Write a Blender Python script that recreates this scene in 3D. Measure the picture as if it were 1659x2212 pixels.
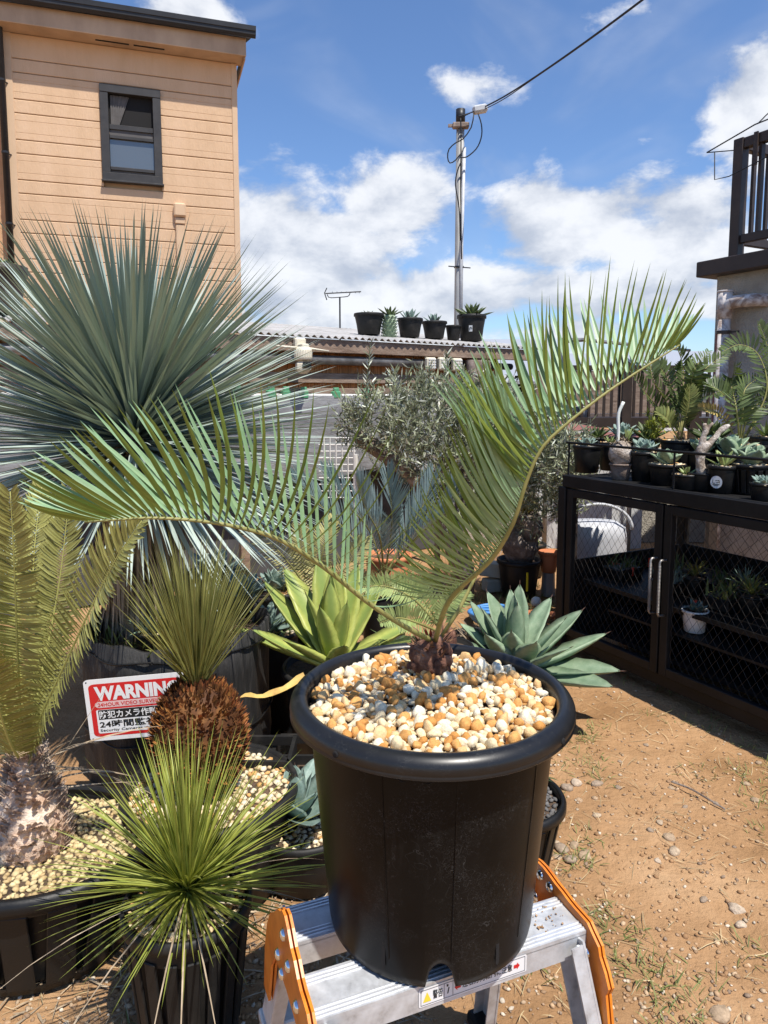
import bpy, math, random
from math import sin, cos, tan, atan, atan2, radians, degrees, pi, sqrt, hypot, floor, exp
from mathutils import Vector, Matrix, noise as mnoise
random.seed(7)
SC = bpy.context.scene
for o in list(bpy.data.objects):
    bpy.data.objects.remove(o)

# ------------------------------------------------------------------ camera
CAM_H, PITCH, FPX, SHIFT = 1.42, radians(6), 710.0, 44.0
cam_data = bpy.data.cameras.new('camera')
cam = bpy.data.objects.new('camera', cam_data)
SC.collection.objects.link(cam)
cam.location = (0, 0, CAM_H)
cam.rotation_euler = (radians(90) - PITCH, 0, 0)
cam_data.sensor_fit = 'HORIZONTAL'
cam_data.sensor_width = 36
cam_data.lens = 36 * FPX / 768
cam_data.shift_y = -SHIFT / 768
cam_data.clip_start = 0.05
cam_data.clip_end = 3000
SC.camera = cam

# ------------------------------------------------------------------ world, sun, exposure
SUN_AZ, SUN_EL = radians(145), radians(64)      # azimuth clockwise from +Y
SUN_DIR = Vector((sin(SUN_AZ) * cos(SUN_EL), cos(SUN_AZ) * cos(SUN_EL), sin(SUN_EL)))
SC.view_settings.view_transform = 'Standard'
SC.view_settings.look = 'None'
SC.view_settings.gamma = 1
SC.view_settings.exposure = 0.32
SC.view_settings.use_curve_mapping = False
SC.render.engine = 'CYCLES'
SC.cycles.use_denoising = True
SC.cycles.max_bounces = 6
SC.cycles.diffuse_bounces = 3
SC.cycles.glossy_bounces = 3
SC.cycles.transmission_bounces = 4
SC.cycles.transparent_max_bounces = 6
SC.cycles.caustics_reflective = False
SC.cycles.caustics_refractive = False


class X:
    """a socket with arithmetic, for building node graphs"""
    def __init__(s, nt, sock): s.nt = nt; s.s = sock
    def _m(s, op, *a):
        n = s.nt.nodes.new('ShaderNodeMath'); n.operation = op
        for i, v in enumerate((s,) + a):
            if isinstance(v, X): s.nt.links.new(v.s, n.inputs[i])
            else: n.inputs[i].default_value = v
        return X(s.nt, n.outputs[0])
    def __add__(s, o): return s._m('ADD', o)
    def __sub__(s, o): return s._m('SUBTRACT', o)
    def __mul__(s, o): return s._m('MULTIPLY', o)
    def __truediv__(s, o): return s._m('DIVIDE', o)
    def mx(s, o): return s._m('MAXIMUM', o)
    def mn(s, o): return s._m('MINIMUM', o)
    def pw(s, o): return s._m('POWER', o)
    def f(s, op, *a): return s._m(op, *a)
    def rng(s, a, b, c=0.0, d=1.0, smooth=False):
        n = s.nt.nodes.new('ShaderNodeMapRange')
        n.interpolation_type = 'SMOOTHSTEP' if smooth else 'LINEAR'
        s.nt.links.new(s.s, n.inputs[0])
        for i, v in enumerate((a, b, c, d)): n.inputs[1 + i].default_value = v
        return X(s.nt, n.outputs[0])


def mixc(nt, fac, a, b):
    n = nt.nodes.new('ShaderNodeMix'); n.data_type = 'RGBA'
    for sock, v in ((n.inputs[0], fac), (n.inputs[6], a), (n.inputs[7], b)):
        if isinstance(v, X): nt.links.new(v.s, sock)
        elif isinstance(v, (tuple, list)): sock.default_value = (v[0], v[1], v[2], 1)
        else: sock.default_value = v
    return X(nt, n.outputs[2])


def noise_n(nt, vec, scale, detail=4, rough=.55, dist=0.0, dims='3D'):
    n = nt.nodes.new('ShaderNodeTexNoise'); n.noise_dimensions = dims
    if vec is not None: nt.links.new(vec.s, n.inputs['Vector'])
    n.inputs['Scale'].default_value = scale; n.inputs['Detail'].default_value = detail
    n.inputs['Roughness'].default_value = rough; n.inputs['Distortion'].default_value = dist
    return X(nt, n.outputs[0])


# --- pixel helpers (1659-wide view of the photograph) to real places
KPX = 768 / 1659 / FPX
def ray(x, y):
    u = (x - 829.5) * KPX; v = (y - 1106) * KPX + SHIFT / FPX
    return Vector((u, cos(PITCH) - v * sin(PITCH), -(sin(PITCH) + v * cos(PITCH))))
def at_y(x, y, Y):
    r = ray(x, y); r = r * (Y / r.y); return Vector((r.x, r.y, r.z + CAM_H))
def at_z(x, y, z):
    r = ray(x, y); r = r * ((z - CAM_H) / r.z); return Vector((r.x, r.y, z))
def on_plane(x, y, p, n):
    r = ray(x, y); c = Vector((0, 0, CAM_H)); t = (Vector(p) - c).dot(n) / r.dot(n)
    return c + r * t

world = bpy.data.worlds.new('World'); SC.world = world; world.use_nodes = True
world.cycles.sampling_method = 'MANUAL'; world.cycles.sample_map_resolution = 512
nt = world.node_tree; nt.nodes.clear()
w_out = nt.nodes.new('ShaderNodeOutputWorld'); w_bg = nt.nodes.new('ShaderNodeBackground')
w_bg.inputs[1].default_value = 0.075
nt.links.new(w_bg.outputs[0], w_out.inputs[0])
sky = nt.nodes.new('ShaderNodeTexSky'); sky.sky_type = 'NISHITA'; sky.sun_disc = False
sky.sun_elevation = SUN_EL; sky.sun_rotation = SUN_AZ
sky.air_density = 1.0; sky.dust_density = 0.3; sky.ozone_density = 1.6
tc = nt.nodes.new('ShaderNodeTexCoord'); D = X(nt, tc.outputs['Generated'])
sp = nt.nodes.new('ShaderNodeSeparateXYZ'); nt.links.new(D.s, sp.inputs[0])
dx, dy, dz = (X(nt, sp.outputs[i]) for i in range(3))
az = dx.f('ARCTAN2', dy); el = dz.f('ARCSINE')
# cloud masses: centre and half size in the photograph, weight
CLOUDS = [(640, 580, 260, 150, 1.0), (850, 430, 130, 110, .95), (560, 500, 130, 70, .6), (900, 640, 330, 75, .95), (1180, 640, 150, 70, .75),
          (1330, 480, 280, 95, 1.0), (1480, 560, 220, 90, .9), (1640, 220, 130, 120, 1.0), (1290, 640, 200, 60, .9), (1500, 640, 200, 60, .8),
          (400, 40, 110, 60, .75), (1000, 190, 150, 50, .5), (930, 280, 110, 45, .42), (1370, 20, 160, 45, .45), (1400, 300, 60, 25, .35), (700, 720, 330, 60, .8),
          (1230, 720, 300, 60, .7), (200, 650, 350, 140, .8), (1950, 500, 260, 140, .9), (-250, 420, 260, 120, .8), (2300, 250, 280, 130, .8)]
cmb = nt.nodes.new('ShaderNodeCombineXYZ'); nt.links.new(az.s, cmb.inputs[0]); nt.links.new(el.s, cmb.inputs[1])
cov = None
for (cx, cy, rx, ry, wt) in CLOUDS:
    r0 = ray(cx, cy).normalized(); r1 = ray(cx + rx, cy).normalized(); r2 = ray(cx, cy - ry).normalized()
    a0 = atan2(r0.x, r0.y); e0 = math.asin(r0.z)
    ra = abs(atan2(r1.x, r1.y) - a0) * 1.9; re = abs(math.asin(r2.z) - e0) * 1.9
    mpc = nt.nodes.new('ShaderNodeMapping'); nt.links.new(cmb.outputs[0], mpc.inputs[0])
    mpc.inputs['Scale'].default_value = (1 / ra, 1 / re, 1); mpc.inputs['Location'].default_value = (-a0 / ra, -e0 / re, 0)
    gr = nt.nodes.new('ShaderNodeTexGradient'); gr.gradient_type = 'SPHERICAL'; nt.links.new(mpc.outputs[0], gr.inputs[0])
    g = X(nt, gr.outputs[1]) * (wt * 1.35)
    cov = g if cov is None else cov.mx(g)
cov = cov.mn(1.0)
mp = nt.nodes.new('ShaderNodeMapping'); nt.links.new(D.s, mp.inputs[0]); mp.inputs['Scale'].default_value = (1, 1, 1.7)
mp.inputs['Location'].default_value = (3.1, .7, 1.3)
Dm = X(nt, mp.outputs[0])
mp2 = nt.nodes.new('ShaderNodeMapping'); nt.links.new(D.s, mp2.inputs[0]); mp2.inputs['Scale'].default_value = (1, 1, 1.7)
mp2.inputs['Location'].default_value = (3.115, .7, 1.36)
Dm2 = X(nt, mp2.outputs[0])
n1 = noise_n(nt, Dm, 6.5, 8, .60, .15)
n2 = noise_n(nt, Dm2, 6.5, 5, .55, .15)
dens = (cov * 0.56 + n1 * 1.25).rng(.83, 1.05, 0, 1, True)
wisp = noise_n(nt, Dm, 3.0, 4, .6, .9).rng(.5, .8, 0, .32, True)
dens = dens.mx(wisp)
lit = ((n1 - n2) * 3.2 + .55).rng(0, 1, 0, 1) * .75 + dens * .18
cloud = mixc(nt, lit.rng(.1, .95, 0, 1, True), (5.6, 6.2, 7.4), (10.6, 10.8, 11.2))
skm = nt.nodes.new('ShaderNodeMix'); skm.data_type = 'RGBA'; skm.blend_type = 'MULTIPLY'; skm.inputs[0].default_value = 1
nt.links.new(sky.outputs[0], skm.inputs[6]); skm.inputs[7].default_value = (1.22, 1.46, 1.8, 1)
col = mixc(nt, dens * .93, X(nt, skm.outputs[2]), cloud)
nt.links.new(col.s, w_bg.inputs[0])

sun_d = bpy.data.lights.new('sun', 'SUN'); sun = bpy.data.objects.new('sun', sun_d)
SC.collection.objects.link(sun)
sun_d.energy = 5.0; sun_d.angle = radians(.53); sun_d.color = (1, .95, .87)
sun.rotation_euler = (-SUN_DIR).to_track_quat('-Z', 'Y').to_euler()
sun.location = (2, -2, 8)

# ------------------------------------------------------------------ object helpers
COL = SC.collection
ORG = {}
def tag(o, label=None, cat=None, group=None, kind=None):
    for k, v in (('label', label), ('category', cat), ('group', group), ('kind', kind)):
        if v: o[k] = v
    return o
def thing(name, loc, label, cat, group=None):
    o = bpy.data.objects.new(name, None); COL.objects.link(o)
    o.empty_display_size = .05
    o.location = loc; ORG[o.name] = Vector(loc)
    return tag(o, label, cat, group)
def origin(o):
    while o is not None:
        if o.name in ORG: return ORG[o.name]
        o = o.parent
    return Vector((0, 0, 0))

class MB:
    """collects world-space geometry and links it as one mesh object"""
    def __init__(s): s.v = []; s.f = []; s.m = []
    def quadstrip(s, rows, close=False, mi=0):
        b = len(s.v); n = len(rows[0])
        for r in rows: s.v.extend(r)
        for i in range(len(rows) - 1):
            for j in range(n if close else n - 1):
                k = (j + 1) % n
                s.f.append((b + i * n + j, b + i * n + k, b + (i + 1) * n + k, b + (i + 1) * n + j)); s.m.append(mi)
        return b
    def poly(s, pts, mi=0):
        b = len(s.v); s.v.extend(pts); s.f.append(tuple(range(b, b + len(pts)))); s.m.append(mi)
    def box(s, c, size, ex=None, ey=None, ez=None, bevel=0, mi=0):
        c = Vector(c); ex = Vector(ex or (1, 0, 0)); ey = Vector(ey or (0, 1, 0)); ez = Vector(ez or (0, 0, 1))
        hx, hy, hz_ = size[0] / 2, size[1] / 2, size[2] / 2
        if not bevel:
            b = len(s.v)
            for k in (-1, 1):
                for j in (-1, 1):
                    for i in (-1, 1): s.v.append(c + ex * hx * i + ey * hy * j + ez * hz_ * k)
            for q in ((0, 2, 3, 1), (4, 5, 7, 6), (0, 1, 5, 4), (2, 6, 7, 3), (0, 4, 6, 2), (1, 3, 7, 5)):
                s.f.append(tuple(b + i for i in q)); s.m.append(mi)
            return
        e = min(bevel, hx * .9, hy * .9, hz_ * .9)
        def ring(z, ix, iy, ch):
            return [c + ex * x + ey * y + ez * z for (x, y) in
                    ((-ix + ch, -iy), (ix - ch, -iy), (ix, -iy + ch), (ix, iy - ch), (ix - ch, iy), (-ix + ch, iy), (-ix, iy - ch), (-ix, -iy + ch))]
        rows = [ring(-hz_, hx - e, hy - e, e * .3), ring(-hz_ + e, hx, hy, e), ring(hz_ - e, hx, hy, e), ring(hz_, hx - e, hy - e, e * .3)]
        b = s.quadstrip(rows, True, mi)
        s.f.append(tuple(b + i for i in range(7, -1, -1))); s.m.append(mi)
        s.f.append(tuple(b + 24 + i for i in range(8))); s.m.append(mi)
    def beam(s, a, b_, w, h, up=(0, 0, 1), bevel=0, mi=0):
        a = Vector(a); b_ = Vector(b_); d = b_ - a; L = d.length; d.normalize()
        sd = d.cross(Vector(up))
        if sd.length < 1e-4: sd = d.cross(Vector((0, 1, 0)))
        sd.normalize(); u = sd.cross(d)
        s.box((a + b_) / 2, (L, w, h), d, sd, u, bevel, mi)
    def tube(s, pts, r, n=6, cap=True, mi=0):
        pts = [Vector(p) for p in pts]
        rs = r if isinstance(r, (list, tuple)) else [r] * len(pts)
        rows = []; ref = None
        for i, p in enumerate(pts):
            t = (pts[min(i + 1, len(pts) - 1)] - pts[max(i - 1, 0)])
            if t.length < 1e-9: t = Vector((0, 0, 1))
            t.normalize()
            if ref is None:
                ref = t.cross(Vector((0, 0, 1)))
                if ref.length < .05: ref = t.cross(Vector((1, 0, 0)))
            ref = (ref - t * ref.dot(t)); ref.normalize()
            q = t.cross(ref)
            rows.append([p + (ref * cos(2 * pi * k / n) + q * sin(2 * pi * k / n)) * rs[i] for k in range(n)])
        b = s.quadstrip(rows, True, mi)
        if cap:
            s.f.append(tuple(b + i for i in range(n - 1, -1, -1))); s.m.append(mi)
            e = b + (len(rows) - 1) * n
            s.f.append(tuple(e + i for i in range(n))); s.m.append(mi)
    def lathe(s, c, prof, n=32, fn=None, cap0=False, cap1=False, mi=0, sx=1, sy=1):
        c = Vector(c); rows = []
        for (r, z) in prof:
            row = []
            for k in range(n):
                a = 2 * pi * k / n; rr, zz = (r, z) if fn is None else fn(a, r, z)
                row.append(c + Vector((cos(a) * rr * sx, sin(a) * rr * sy, zz)))
            rows.append(row)
        b = s.quadstrip(rows, True, mi)
        if cap0: s.f.append(tuple(b + i for i in range(n - 1, -1, -1))); s.m.append(mi)
        if cap1:
            e = b + (len(rows) - 1) * n; s.f.append(tuple(e + i for i in range(n))); s.m.append(mi)
    def blade(s, p, d, L, w, up=(0, 0, 1), droop=0, bend=None, segs=5, fold=.25, prof=None, twist=0, mi=0):
        """a leaf: folded ribbon from p along d"""
        p = Vector(p); d = Vector(d).normalized(); up = Vector(up)
        sd = d.cross(up)
        if sd.length < 1e-3: sd = d.cross(Vector((.3, 1, .1)))
        sd.normalize()
        if twist: sd = Matrix.Rotation(twist, 3, d) @ sd
        pr = prof or (lambda t: min(1, .55 + 3 * t) * (1 - t ** 2.2))
        g = Vector((0, 0, -1)) * droop; bd = Vector(bend) if bend is not None else Vector((0, 0, 0))
        b = len(s.v); prev = None
        cs = []
        for i in range(segs + 1):
            t = i / segs
            cs.append(p + d * (L * t) + (g + bd) * (L * t * t))
        for i in range(segs):
            t = i / segs
            tg = (cs[i + 1] - cs[max(0, i - 1)]).normalized()
            sv = (sd - tg * sd.dot(tg)).normalized(); nn = sv.cross(tg)
            hw = w * .5 * pr(t)
            s.v.extend((cs[i] - sv * hw + nn * (hw * fold), cs[i], cs[i] + sv * hw + nn * (hw * fold)))
        s.v.append(cs[segs])
        for i in range(segs - 1):
            k = b + i * 3
            s.f.append((k, k + 1, k + 4, k + 3)); s.f.append((k + 1, k + 2, k + 5, k + 4)); s.m += [mi, mi]
        k = b + (segs - 1) * 3; e = b + segs * 3
        s.f.append((k, k + 1, e)); s.f.append((k + 1, k + 2, e)); s.m += [mi, mi]
    def build(s, name, mat, parent=None, smooth=False, org=None, kind=None, label=None):
        o0 = Vector(org) if org is not None else origin(parent)
        me = bpy.data.meshes.new(name)
        me.from_pydata([tuple(Vector(q) - o0) for q in s.v], [], s.f)
        mats = mat if isinstance(mat, (list, tuple)) else [mat]
        for m_ in mats: me.materials.append(m_)
        if len(mats) > 1: me.polygons.foreach_set('material_index', s.m)
        if smooth: me.polygons.foreach_set('use_smooth', [True] * len(me.polygons))
        me.update()
        o = bpy.data.objects.new(name, me); COL.objects.link(o)
        if parent is not None:
            o.parent = parent
            if org is not None: o.location = o0 - origin(parent)
        else:
            o.location = o0; ORG[o.name] = o0
        tag(o, label=label, kind=kind)
        return o
def link_mesh(name, me, parent, loc=(0, 0, 0), rot=None, scale=None):
    o = bpy.data.objects.new(name, me); COL.objects.link(o); o.parent = parent; o.location = loc
    if rot is not None: o.rotation_euler = rot
    if scale is not None: o.scale = (scale, scale, scale) if not isinstance(scale, (tuple, list, Vector)) else scale
    return o
def copy_tree(o, parent=None):
    c = o.copy(); COL.objects.link(c); c.parent = parent
    for ch in list(o.children): copy_tree(ch, c)
    return c
def cr(pts, n):
    """Catmull-Rom through pts, n+1 samples"""
    pts = [Vector(p) for p in pts]; P_ = [pts[0] * 2 - pts[1]] + pts + [pts[-1] * 2 - pts[-2]]
    out = []; m = len(pts) - 1
    for i in range(n + 1):
        q = i / n * m; k = min(int(q), m - 1); t = q - k
        a, b, c, d = P_[k:k + 4]
        out.append(((b * 2) + (c - a) * t + (a * 2 - b * 5 + c * 4 - d) * t * t + (b * 3 - a - c * 3 + d) * t ** 3) * .5)
    return out
def rv(s=1): return Vector((random.uniform(-s, s), random.uniform(-s, s), random.uniform(-s, s)))
R = random.uniform

# ------------------------------------------------------------------ materials
MATS = {}
def set_ramp(node, stops):
    el_ = node.color_ramp.elements
    el_[1].position = stops[-1][0]; el_[1].color = (*stops[-1][1], 1); el_[0].position = stops[0][0]; el_[0].color = (*stops[0][1], 1)
    for p_, c0 in stops[1:-1]:
        e_ = el_.new(p_); e_.color = (*c0, 1)
def mat(name, cols, rough=.6, metal=0, spec=.4, scale=6, detail=5, bump=0, bscale=60, isl=0, objv=0, transl=0, tcol=None, back=None,
        stretch=(1, 1, 1), rrough=0, dist=0, coat=0, hue=0, bdetail=6, bdist=.02):
    """cols: one colour or a list of (position, colour) stops across a noise"""
    m = bpy.data.materials.new(name); m.use_nodes = True; t = m.node_tree; t.nodes.clear()
    out = t.nodes.new('ShaderNodeOutputMaterial'); bs = t.nodes.new('ShaderNodeBsdfPrincipled')
    bs.inputs['Roughness'].default_value = rough; bs.inputs['Metallic'].default_value = metal
    bs.inputs['Specular IOR Level'].default_value = spec
    if coat: bs.inputs['Coat Weight'].default_value = coat
    c_ = t.nodes.new('ShaderNodeTexCoord'); mp_ = t.nodes.new('ShaderNodeMapping'); mp_.inputs['Scale'].default_value = stretch
    t.links.new(c_.outputs['Object'], mp_.inputs[0]); vec = X(t, mp_.outputs[0])
    if isinstance(cols[0], (int, float)): cols = [(0, cols)]
    if len(cols) > 1:
        nz = noise_n(t, vec, scale, detail, .6, dist).rng(.28, .72)
        rp = t.nodes.new('ShaderNodeValToRGB'); t.links.new(nz.s, rp.inputs[0])
        set_ramp(rp, cols)
        colx = X(t, rp.outputs[0])
        if rrough:
            t.links.new(nz.rng(0, 1, rough - rrough, rough + rrough).s, bs.inputs['Roughness'])
    else:
        colx = mixc(t, 0.0, cols[0][1], cols[0][1])
    if back is not None:
        gb = t.nodes.new('ShaderNodeNewGeometry')
        colx = mixc(t, X(t, gb.outputs['Backfacing']), colx, back)
    if isl or objv or hue:
        gi = t.nodes.new('ShaderNodeNewGeometry'); oi = t.nodes.new('ShaderNodeObjectInfo')
        rnd = X(t, gi.outputs['Random Per Island']) * .618 + X(t, oi.outputs['Random']); rnd = rnd.f('FRACT')
        hs = t.nodes.new('ShaderNodeHueSaturation'); t.links.new(colx.s, hs.inputs['Color'])
        a = max(isl, objv)
        t.links.new(rnd.rng(0, 1, 1 - a, 1 + a).s, hs.inputs['Value'])
        if hue: t.links.new((rnd * 7.3).f('FRACT').rng(0, 1, .5 - hue, .5 + hue).s, hs.inputs['Hue'])
        colx = X(t, hs.outputs[0])
    t.links.new(colx.s, bs.inputs['Base Color'])
    if bump:
        bn = noise_n(t, vec, bscale, bdetail, .65)
        bp = t.nodes.new('ShaderNodeBump'); bp.inputs['Strength'].default_value = bump; bp.inputs['Distance'].default_value = bdist
        t.links.new(bn.s, bp.inputs['Height']); t.links.new(bp.outputs[0], bs.inputs['Normal'])
    sh_ = bs.outputs[0]
    if transl:
        tr = t.nodes.new('ShaderNodeBsdfTranslucent')
        if tcol: tr.inputs[0].default_value = (*tcol, 1)
        else: t.links.new(colx.s, tr.inputs[0])
        mx_ = t.nodes.new('ShaderNodeMixShader'); mx_.inputs[0].default_value = transl
        t.links.new(sh_, mx_.inputs[1]); t.links.new(tr.outputs[0], mx_.inputs[2]); sh_ = mx_.outputs[0]
    t.links.new(sh_, out.inputs[0]); MATS[name] = m
    m['bs'] = bs.name
    return m
def ramp_obj(name, stops, rough=.9, bump=.35, bscale=90, spec=.2, isl=False, mottle=.2, mscale=70, bdist=.004):
    """colour chosen per object (or per island) from a stepped ramp; for stones"""
    m = mat(name, stops[0][1], rough=rough, spec=spec, bump=bump, bscale=bscale, bdist=bdist)
    t = m.node_tree; bs = t.nodes[m['bs']]
    if isl: n = t.nodes.new('ShaderNodeNewGeometry'); s_ = n.outputs['Random Per Island']
    else: n = t.nodes.new('ShaderNodeObjectInfo'); s_ = n.outputs['Random']
    rp = t.nodes.new('ShaderNodeValToRGB'); t.links.new(s_, rp.inputs[0])
    set_ramp(rp, stops); rp.color_ramp.interpolation = 'LINEAR' if len(stops) < 3 else 'CONSTANT'
    c_ = t.nodes.new('ShaderNodeTexCoord')
    nz = noise_n(t, X(t, c_.outputs['Object']), mscale, 5, .6).rng(.3, .7, 1 - mottle * 1.6, 1 + mottle)
    mm = t.nodes.new('ShaderNodeMix'); mm.data_type = 'RGBA'; mm.blend_type = 'MULTIPLY'; mm.inputs[0].default_value = 1
    t.links.new(rp.outputs[0], mm.inputs[6])
    cb = t.nodes.new('ShaderNodeCombineColor'); 
    for i in range(3): t.links.new(nz.s, cb.inputs[i])
    t.links.new(cb.outputs[0], mm.inputs[7]); t.links.new(mm.outputs[2], bs.inputs['Base Color'])
    return m

m_soil = mat('soil', [(0, (.215, .115, .052)), (.3, (.31, .175, .082)), (.6, (.41, .24, .12)), (.85, (.485, .30, .16)), (1, (.38, .245, .135))], rough=.95, spec=.1, scale=1.6, detail=9, bump=.9, bscale=30, bdetail=10, bdist=.02)
m_pot = mat('black_plastic', [(0, (.007, .007, .007)), (1, (.015, .0145, .014))], rough=.42, spec=.3, scale=9, bump=.05, bscale=120, rrough=.1)
m_pot2 = mat('dusty_black_plastic', [(0, (.009, .0085, .008)), (.6, (.017, .016, .015)), (1, (.034, .030, .026))], rough=.55, spec=.3, scale=14, bump=.08, bscale=90)
m_alu = mat('aluminium', [(0, (.36, .36, .36)), (.3, (.52, .525, .53)), (.7, (.62, .63, .64)), (1, (.70, .71, .72))], rough=.5, metal=.4, spec=.5, scale=34, bump=.04, bscale=160, rrough=.12)
m_alu_edge = mat('bright_aluminium', (.85, .86, .87), rough=.3, metal=.6)
m_orange = mat('orange_painted_steel', [(0, (.34, .10, .02)), (.22, (.60, .16, .015)), (.6, (.74, .22, .02)), (1, (.78, .27, .04))], rough=.38, spec=.5, scale=18, bump=.04, bscale=60)
m_rivet = mat('polished_steel', (.75, .76, .78), rough=.18, metal=1)
m_wood_grey = mat('weathered_wood', [(0, (.13, .10, .075)), (.5, (.26, .215, .165)), (1, (.38, .32, .25))], rough=.85, scale=3, stretch=(3, 3, 40), detail=8, bump=.3, bscale=20)
m_leaf_hero = mat('cycad_leaflet', [(0, (.195, .325, .165)), (1, (.30, .44, .245))], rough=.42, spec=.35, scale=22, back=(.165, .215, .038), objv=.18, hue=.012, transl=.15, tcol=(.34, .48, .10))
m_rachis = mat('leaf_stalk', [(0, (.20, .20, .055)), (1, (.34, .31, .11))], rough=.55, scale=30)
m_caudex = mat('cycad_caudex', [(0, (.045, .018, .012)), (.5, (.16, .07, .042)), (1, (.34, .20, .13))], rough=.8, scale=42, detail=8, bump=.9, bscale=55, bdist=.01)
m_fibre = mat('brown_bract', [(0, (.10, .04, .022)), (1, (.36, .19, .095))], rough=.8, scale=40, isl=.4)
m_redfib = mat('red_brown_bract', (.34, .05, .02), rough=.7, isl=.3)
m_yucca = mat('blue_yucca_leaf', [(0, (.32, .385, .34)), (1, (.44, .505, .45))], rough=.55, spec=.22, scale=4, back=(.22, .275, .225), objv=.25, isl=.25, transl=.14, tcol=(.30, .36, .18))
m_dead = mat('dead_leaf', [(0, (.19, .135, .085)), (1, (.44, .35, .24))], rough=.9, scale=20, isl=.45)
m_dioon = mat('olive_cycad_leaflet', [(0, (.25, .245, .06)), (1, (.40, .39, .13))], rough=.34, spec=.5, scale=9, back=(.19, .17, .04), isl=.3, transl=.14, tcol=(.44, .40, .06))
m_dioon_st = mat('yellow_leaf_stalk', (.44, .43, .13), rough=.5)
m_bark = mat('peeling_bark', [(0, (.32, .19, .12)), (.35, (.56, .40, .29)), (.75, (.74, .60, .47)), (1, (.82, .71, .59))], rough=.9, scale=26, detail=9, bump=1, bscale=40, bdist=.015, isl=.3)
m_grass1 = mat('bright_green_blade', [(0, (.185, .215, .03)), (1, (.34, .365, .085))], rough=.45, spec=.4, scale=8, isl=.4, hue=.015, transl=.25, tcol=(.42, .48, .05))
m_grass2 = mat('olive_blade', [(0, (.16, .17, .045)), (1, (.33, .31, .10))], rough=.5, scale=8, isl=.45, hue=.012, transl=.2, tcol=(.4, .38, .07))
m_ag_y = mat('yellow_green_agave', [(0, (.30, .36, .085)), (.5, (.43, .47, .12)), (1, (.55, .56, .17))], rough=.42, spec=.4, scale=7, detail=4, objv=.1, transl=.12, tcol=(.5, .55, .08), bump=.06, bscale=50)
def variegate(m, mid, edge, w=.055):
    t = m.node_tree; bs = t.nodes[m['bs']]; src = X(t, bs.inputs['Base Color'].links[0].from_socket)
    c_ = t.nodes.new('ShaderNodeTexCoord'); s3 = t.nodes.new('ShaderNodeSeparateXYZ'); t.links.new(c_.outputs['Object'], s3.inputs[0])
    nz = noise_n(t, X(t, c_.outputs['Object']), 4, 3) * .05
    k = (X(t, s3.outputs[1]).f('ABSOLUTE') + nz).rng(w * .6, w * 1.9, 1, 0, True)
    t.links.new(mixc(t, k * .8, src, mid).s, bs.inputs['Base Color'])
variegate(m_ag_y, (.22, .31, .085), None)
m_ag_b = mat('grey_green_agave', [(0, (.15, .225, .135)), (.5, (.22, .30, .19)), (1, (.30, .37, .25))], rough=.5, spec=.35, scale=9, objv=.14, bump=.06, bscale=50)
m_ag_d = mat('blue_green_agave', [(0, (.13, .20, .165)), (1, (.27, .35, .30))], rough=.5, scale=12, objv=.2, isl=.2)
m_spine = mat('agave_spine', (.09, .045, .03), rough=.6)
m_blue_frond = mat('blue_cycad_leaflet', [(0, (.17, .245, .24)), (1, (.29, .37, .36))], rough=.48, scale=9, isl=.25, transl=.1)
m_fern = mat('yellowish_cycad_leaflet', [(0, (.32, .30, .10)), (1, (.52, .47, .21))], rough=.5, scale=9, isl=.3, transl=.15)
m_lightgreen = mat('light_green_leaflet', [(0, (.24, .31, .10)), (1, (.38, .44, .18))], rough=.45, scale=9, isl=.2, transl=.2)
m_dkgreen = mat('dark_green_leaflet', [(0, (.055, .085, .03)), (1, (.14, .18, .065))], rough=.45, scale=9, isl=.4, transl=.15, tcol=(.2, .28, .04))
m_olive = mat('olive_leaf', [(0, (.15, .165, .085)), (1, (.29, .31, .19))], rough=.45, spec=.4, scale=8, back=(.55, .57, .46), isl=.45, transl=.12)
m_oltrunk = mat('olive_bark', [(0, (.07, .05, .04)), (.5, (.20, .155, .125)), (1, (.42, .36, .31))], rough=.9, scale=14, detail=8, bump=1, bscale=30, bdist=.02)
m_stone = ramp_obj('pumice_stone', [(0, (.82, .72, .52)), (.18, (.80, .64, .39)), (.33, (.84, .77, .60)), (.47, (.74, .52, .27)), (.58, (.66, .34, .11)), (.78, (.58, .27, .075)), (.92, (.72, .46, .21))], bump=.5, bscale=4, mottle=.16, mscale=2.6, bdist=.003)
m_stone_s = ramp_obj('small_pumice', [(0, (.78, .67, .47)), (.4, (.74, .58, .36)), (.65, (.62, .35, .13)), (.85, (.70, .52, .30))], isl=True, bump=.4)
m_grav_y = ramp_obj('yellow_gravel', [(0, (.68, .55, .30)), (.4, (.60, .47, .25)), (.7, (.50, .36, .18)), (1, (.70, .60, .40))], isl=True, bump=.3)
m_grav_d = ramp_obj('grey_gravel', [(0, (.10, .095, .09)), (1, (.2, .19, .18))], isl=True, bump=.3)
m_rock = ramp_obj('ground_stone', [(0, (.40, .29, .19)), (.35, (.46, .35, .24)), (.6, (.33, .25, .18)), (.8, (.52, .41, .30)), (.95, (.42, .29, .18))], isl=False, bump=.6, bscale=4, mscale=2.2, bdist=.004)
m_pebble = ramp_obj('pebble', [(0, (.42, .30, .19)), (.25, (.33, .21, .12)), (.5, (.28, .20, .14)), (.66, (.50, .39, .27)), (.78, (.62, .53, .41)), (.9, (.36, .24, .15))], isl=True, bump=.4)
m_crumb = ramp_obj('soil_crumb', [(0, (.33, .19, .095)), (.35, (.41, .25, .13)), (.65, (.48, .31, .175)), (.85, (.54, .38, .235)), (.95, (.30, .19, .11))], isl=True, bump=.3)
m_mix = mat('potting_mix', [(0, (.06, .04, .028)), (1, (.20, .13, .08))], rough=.95, scale=30, bump=1, bscale=60)
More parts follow.
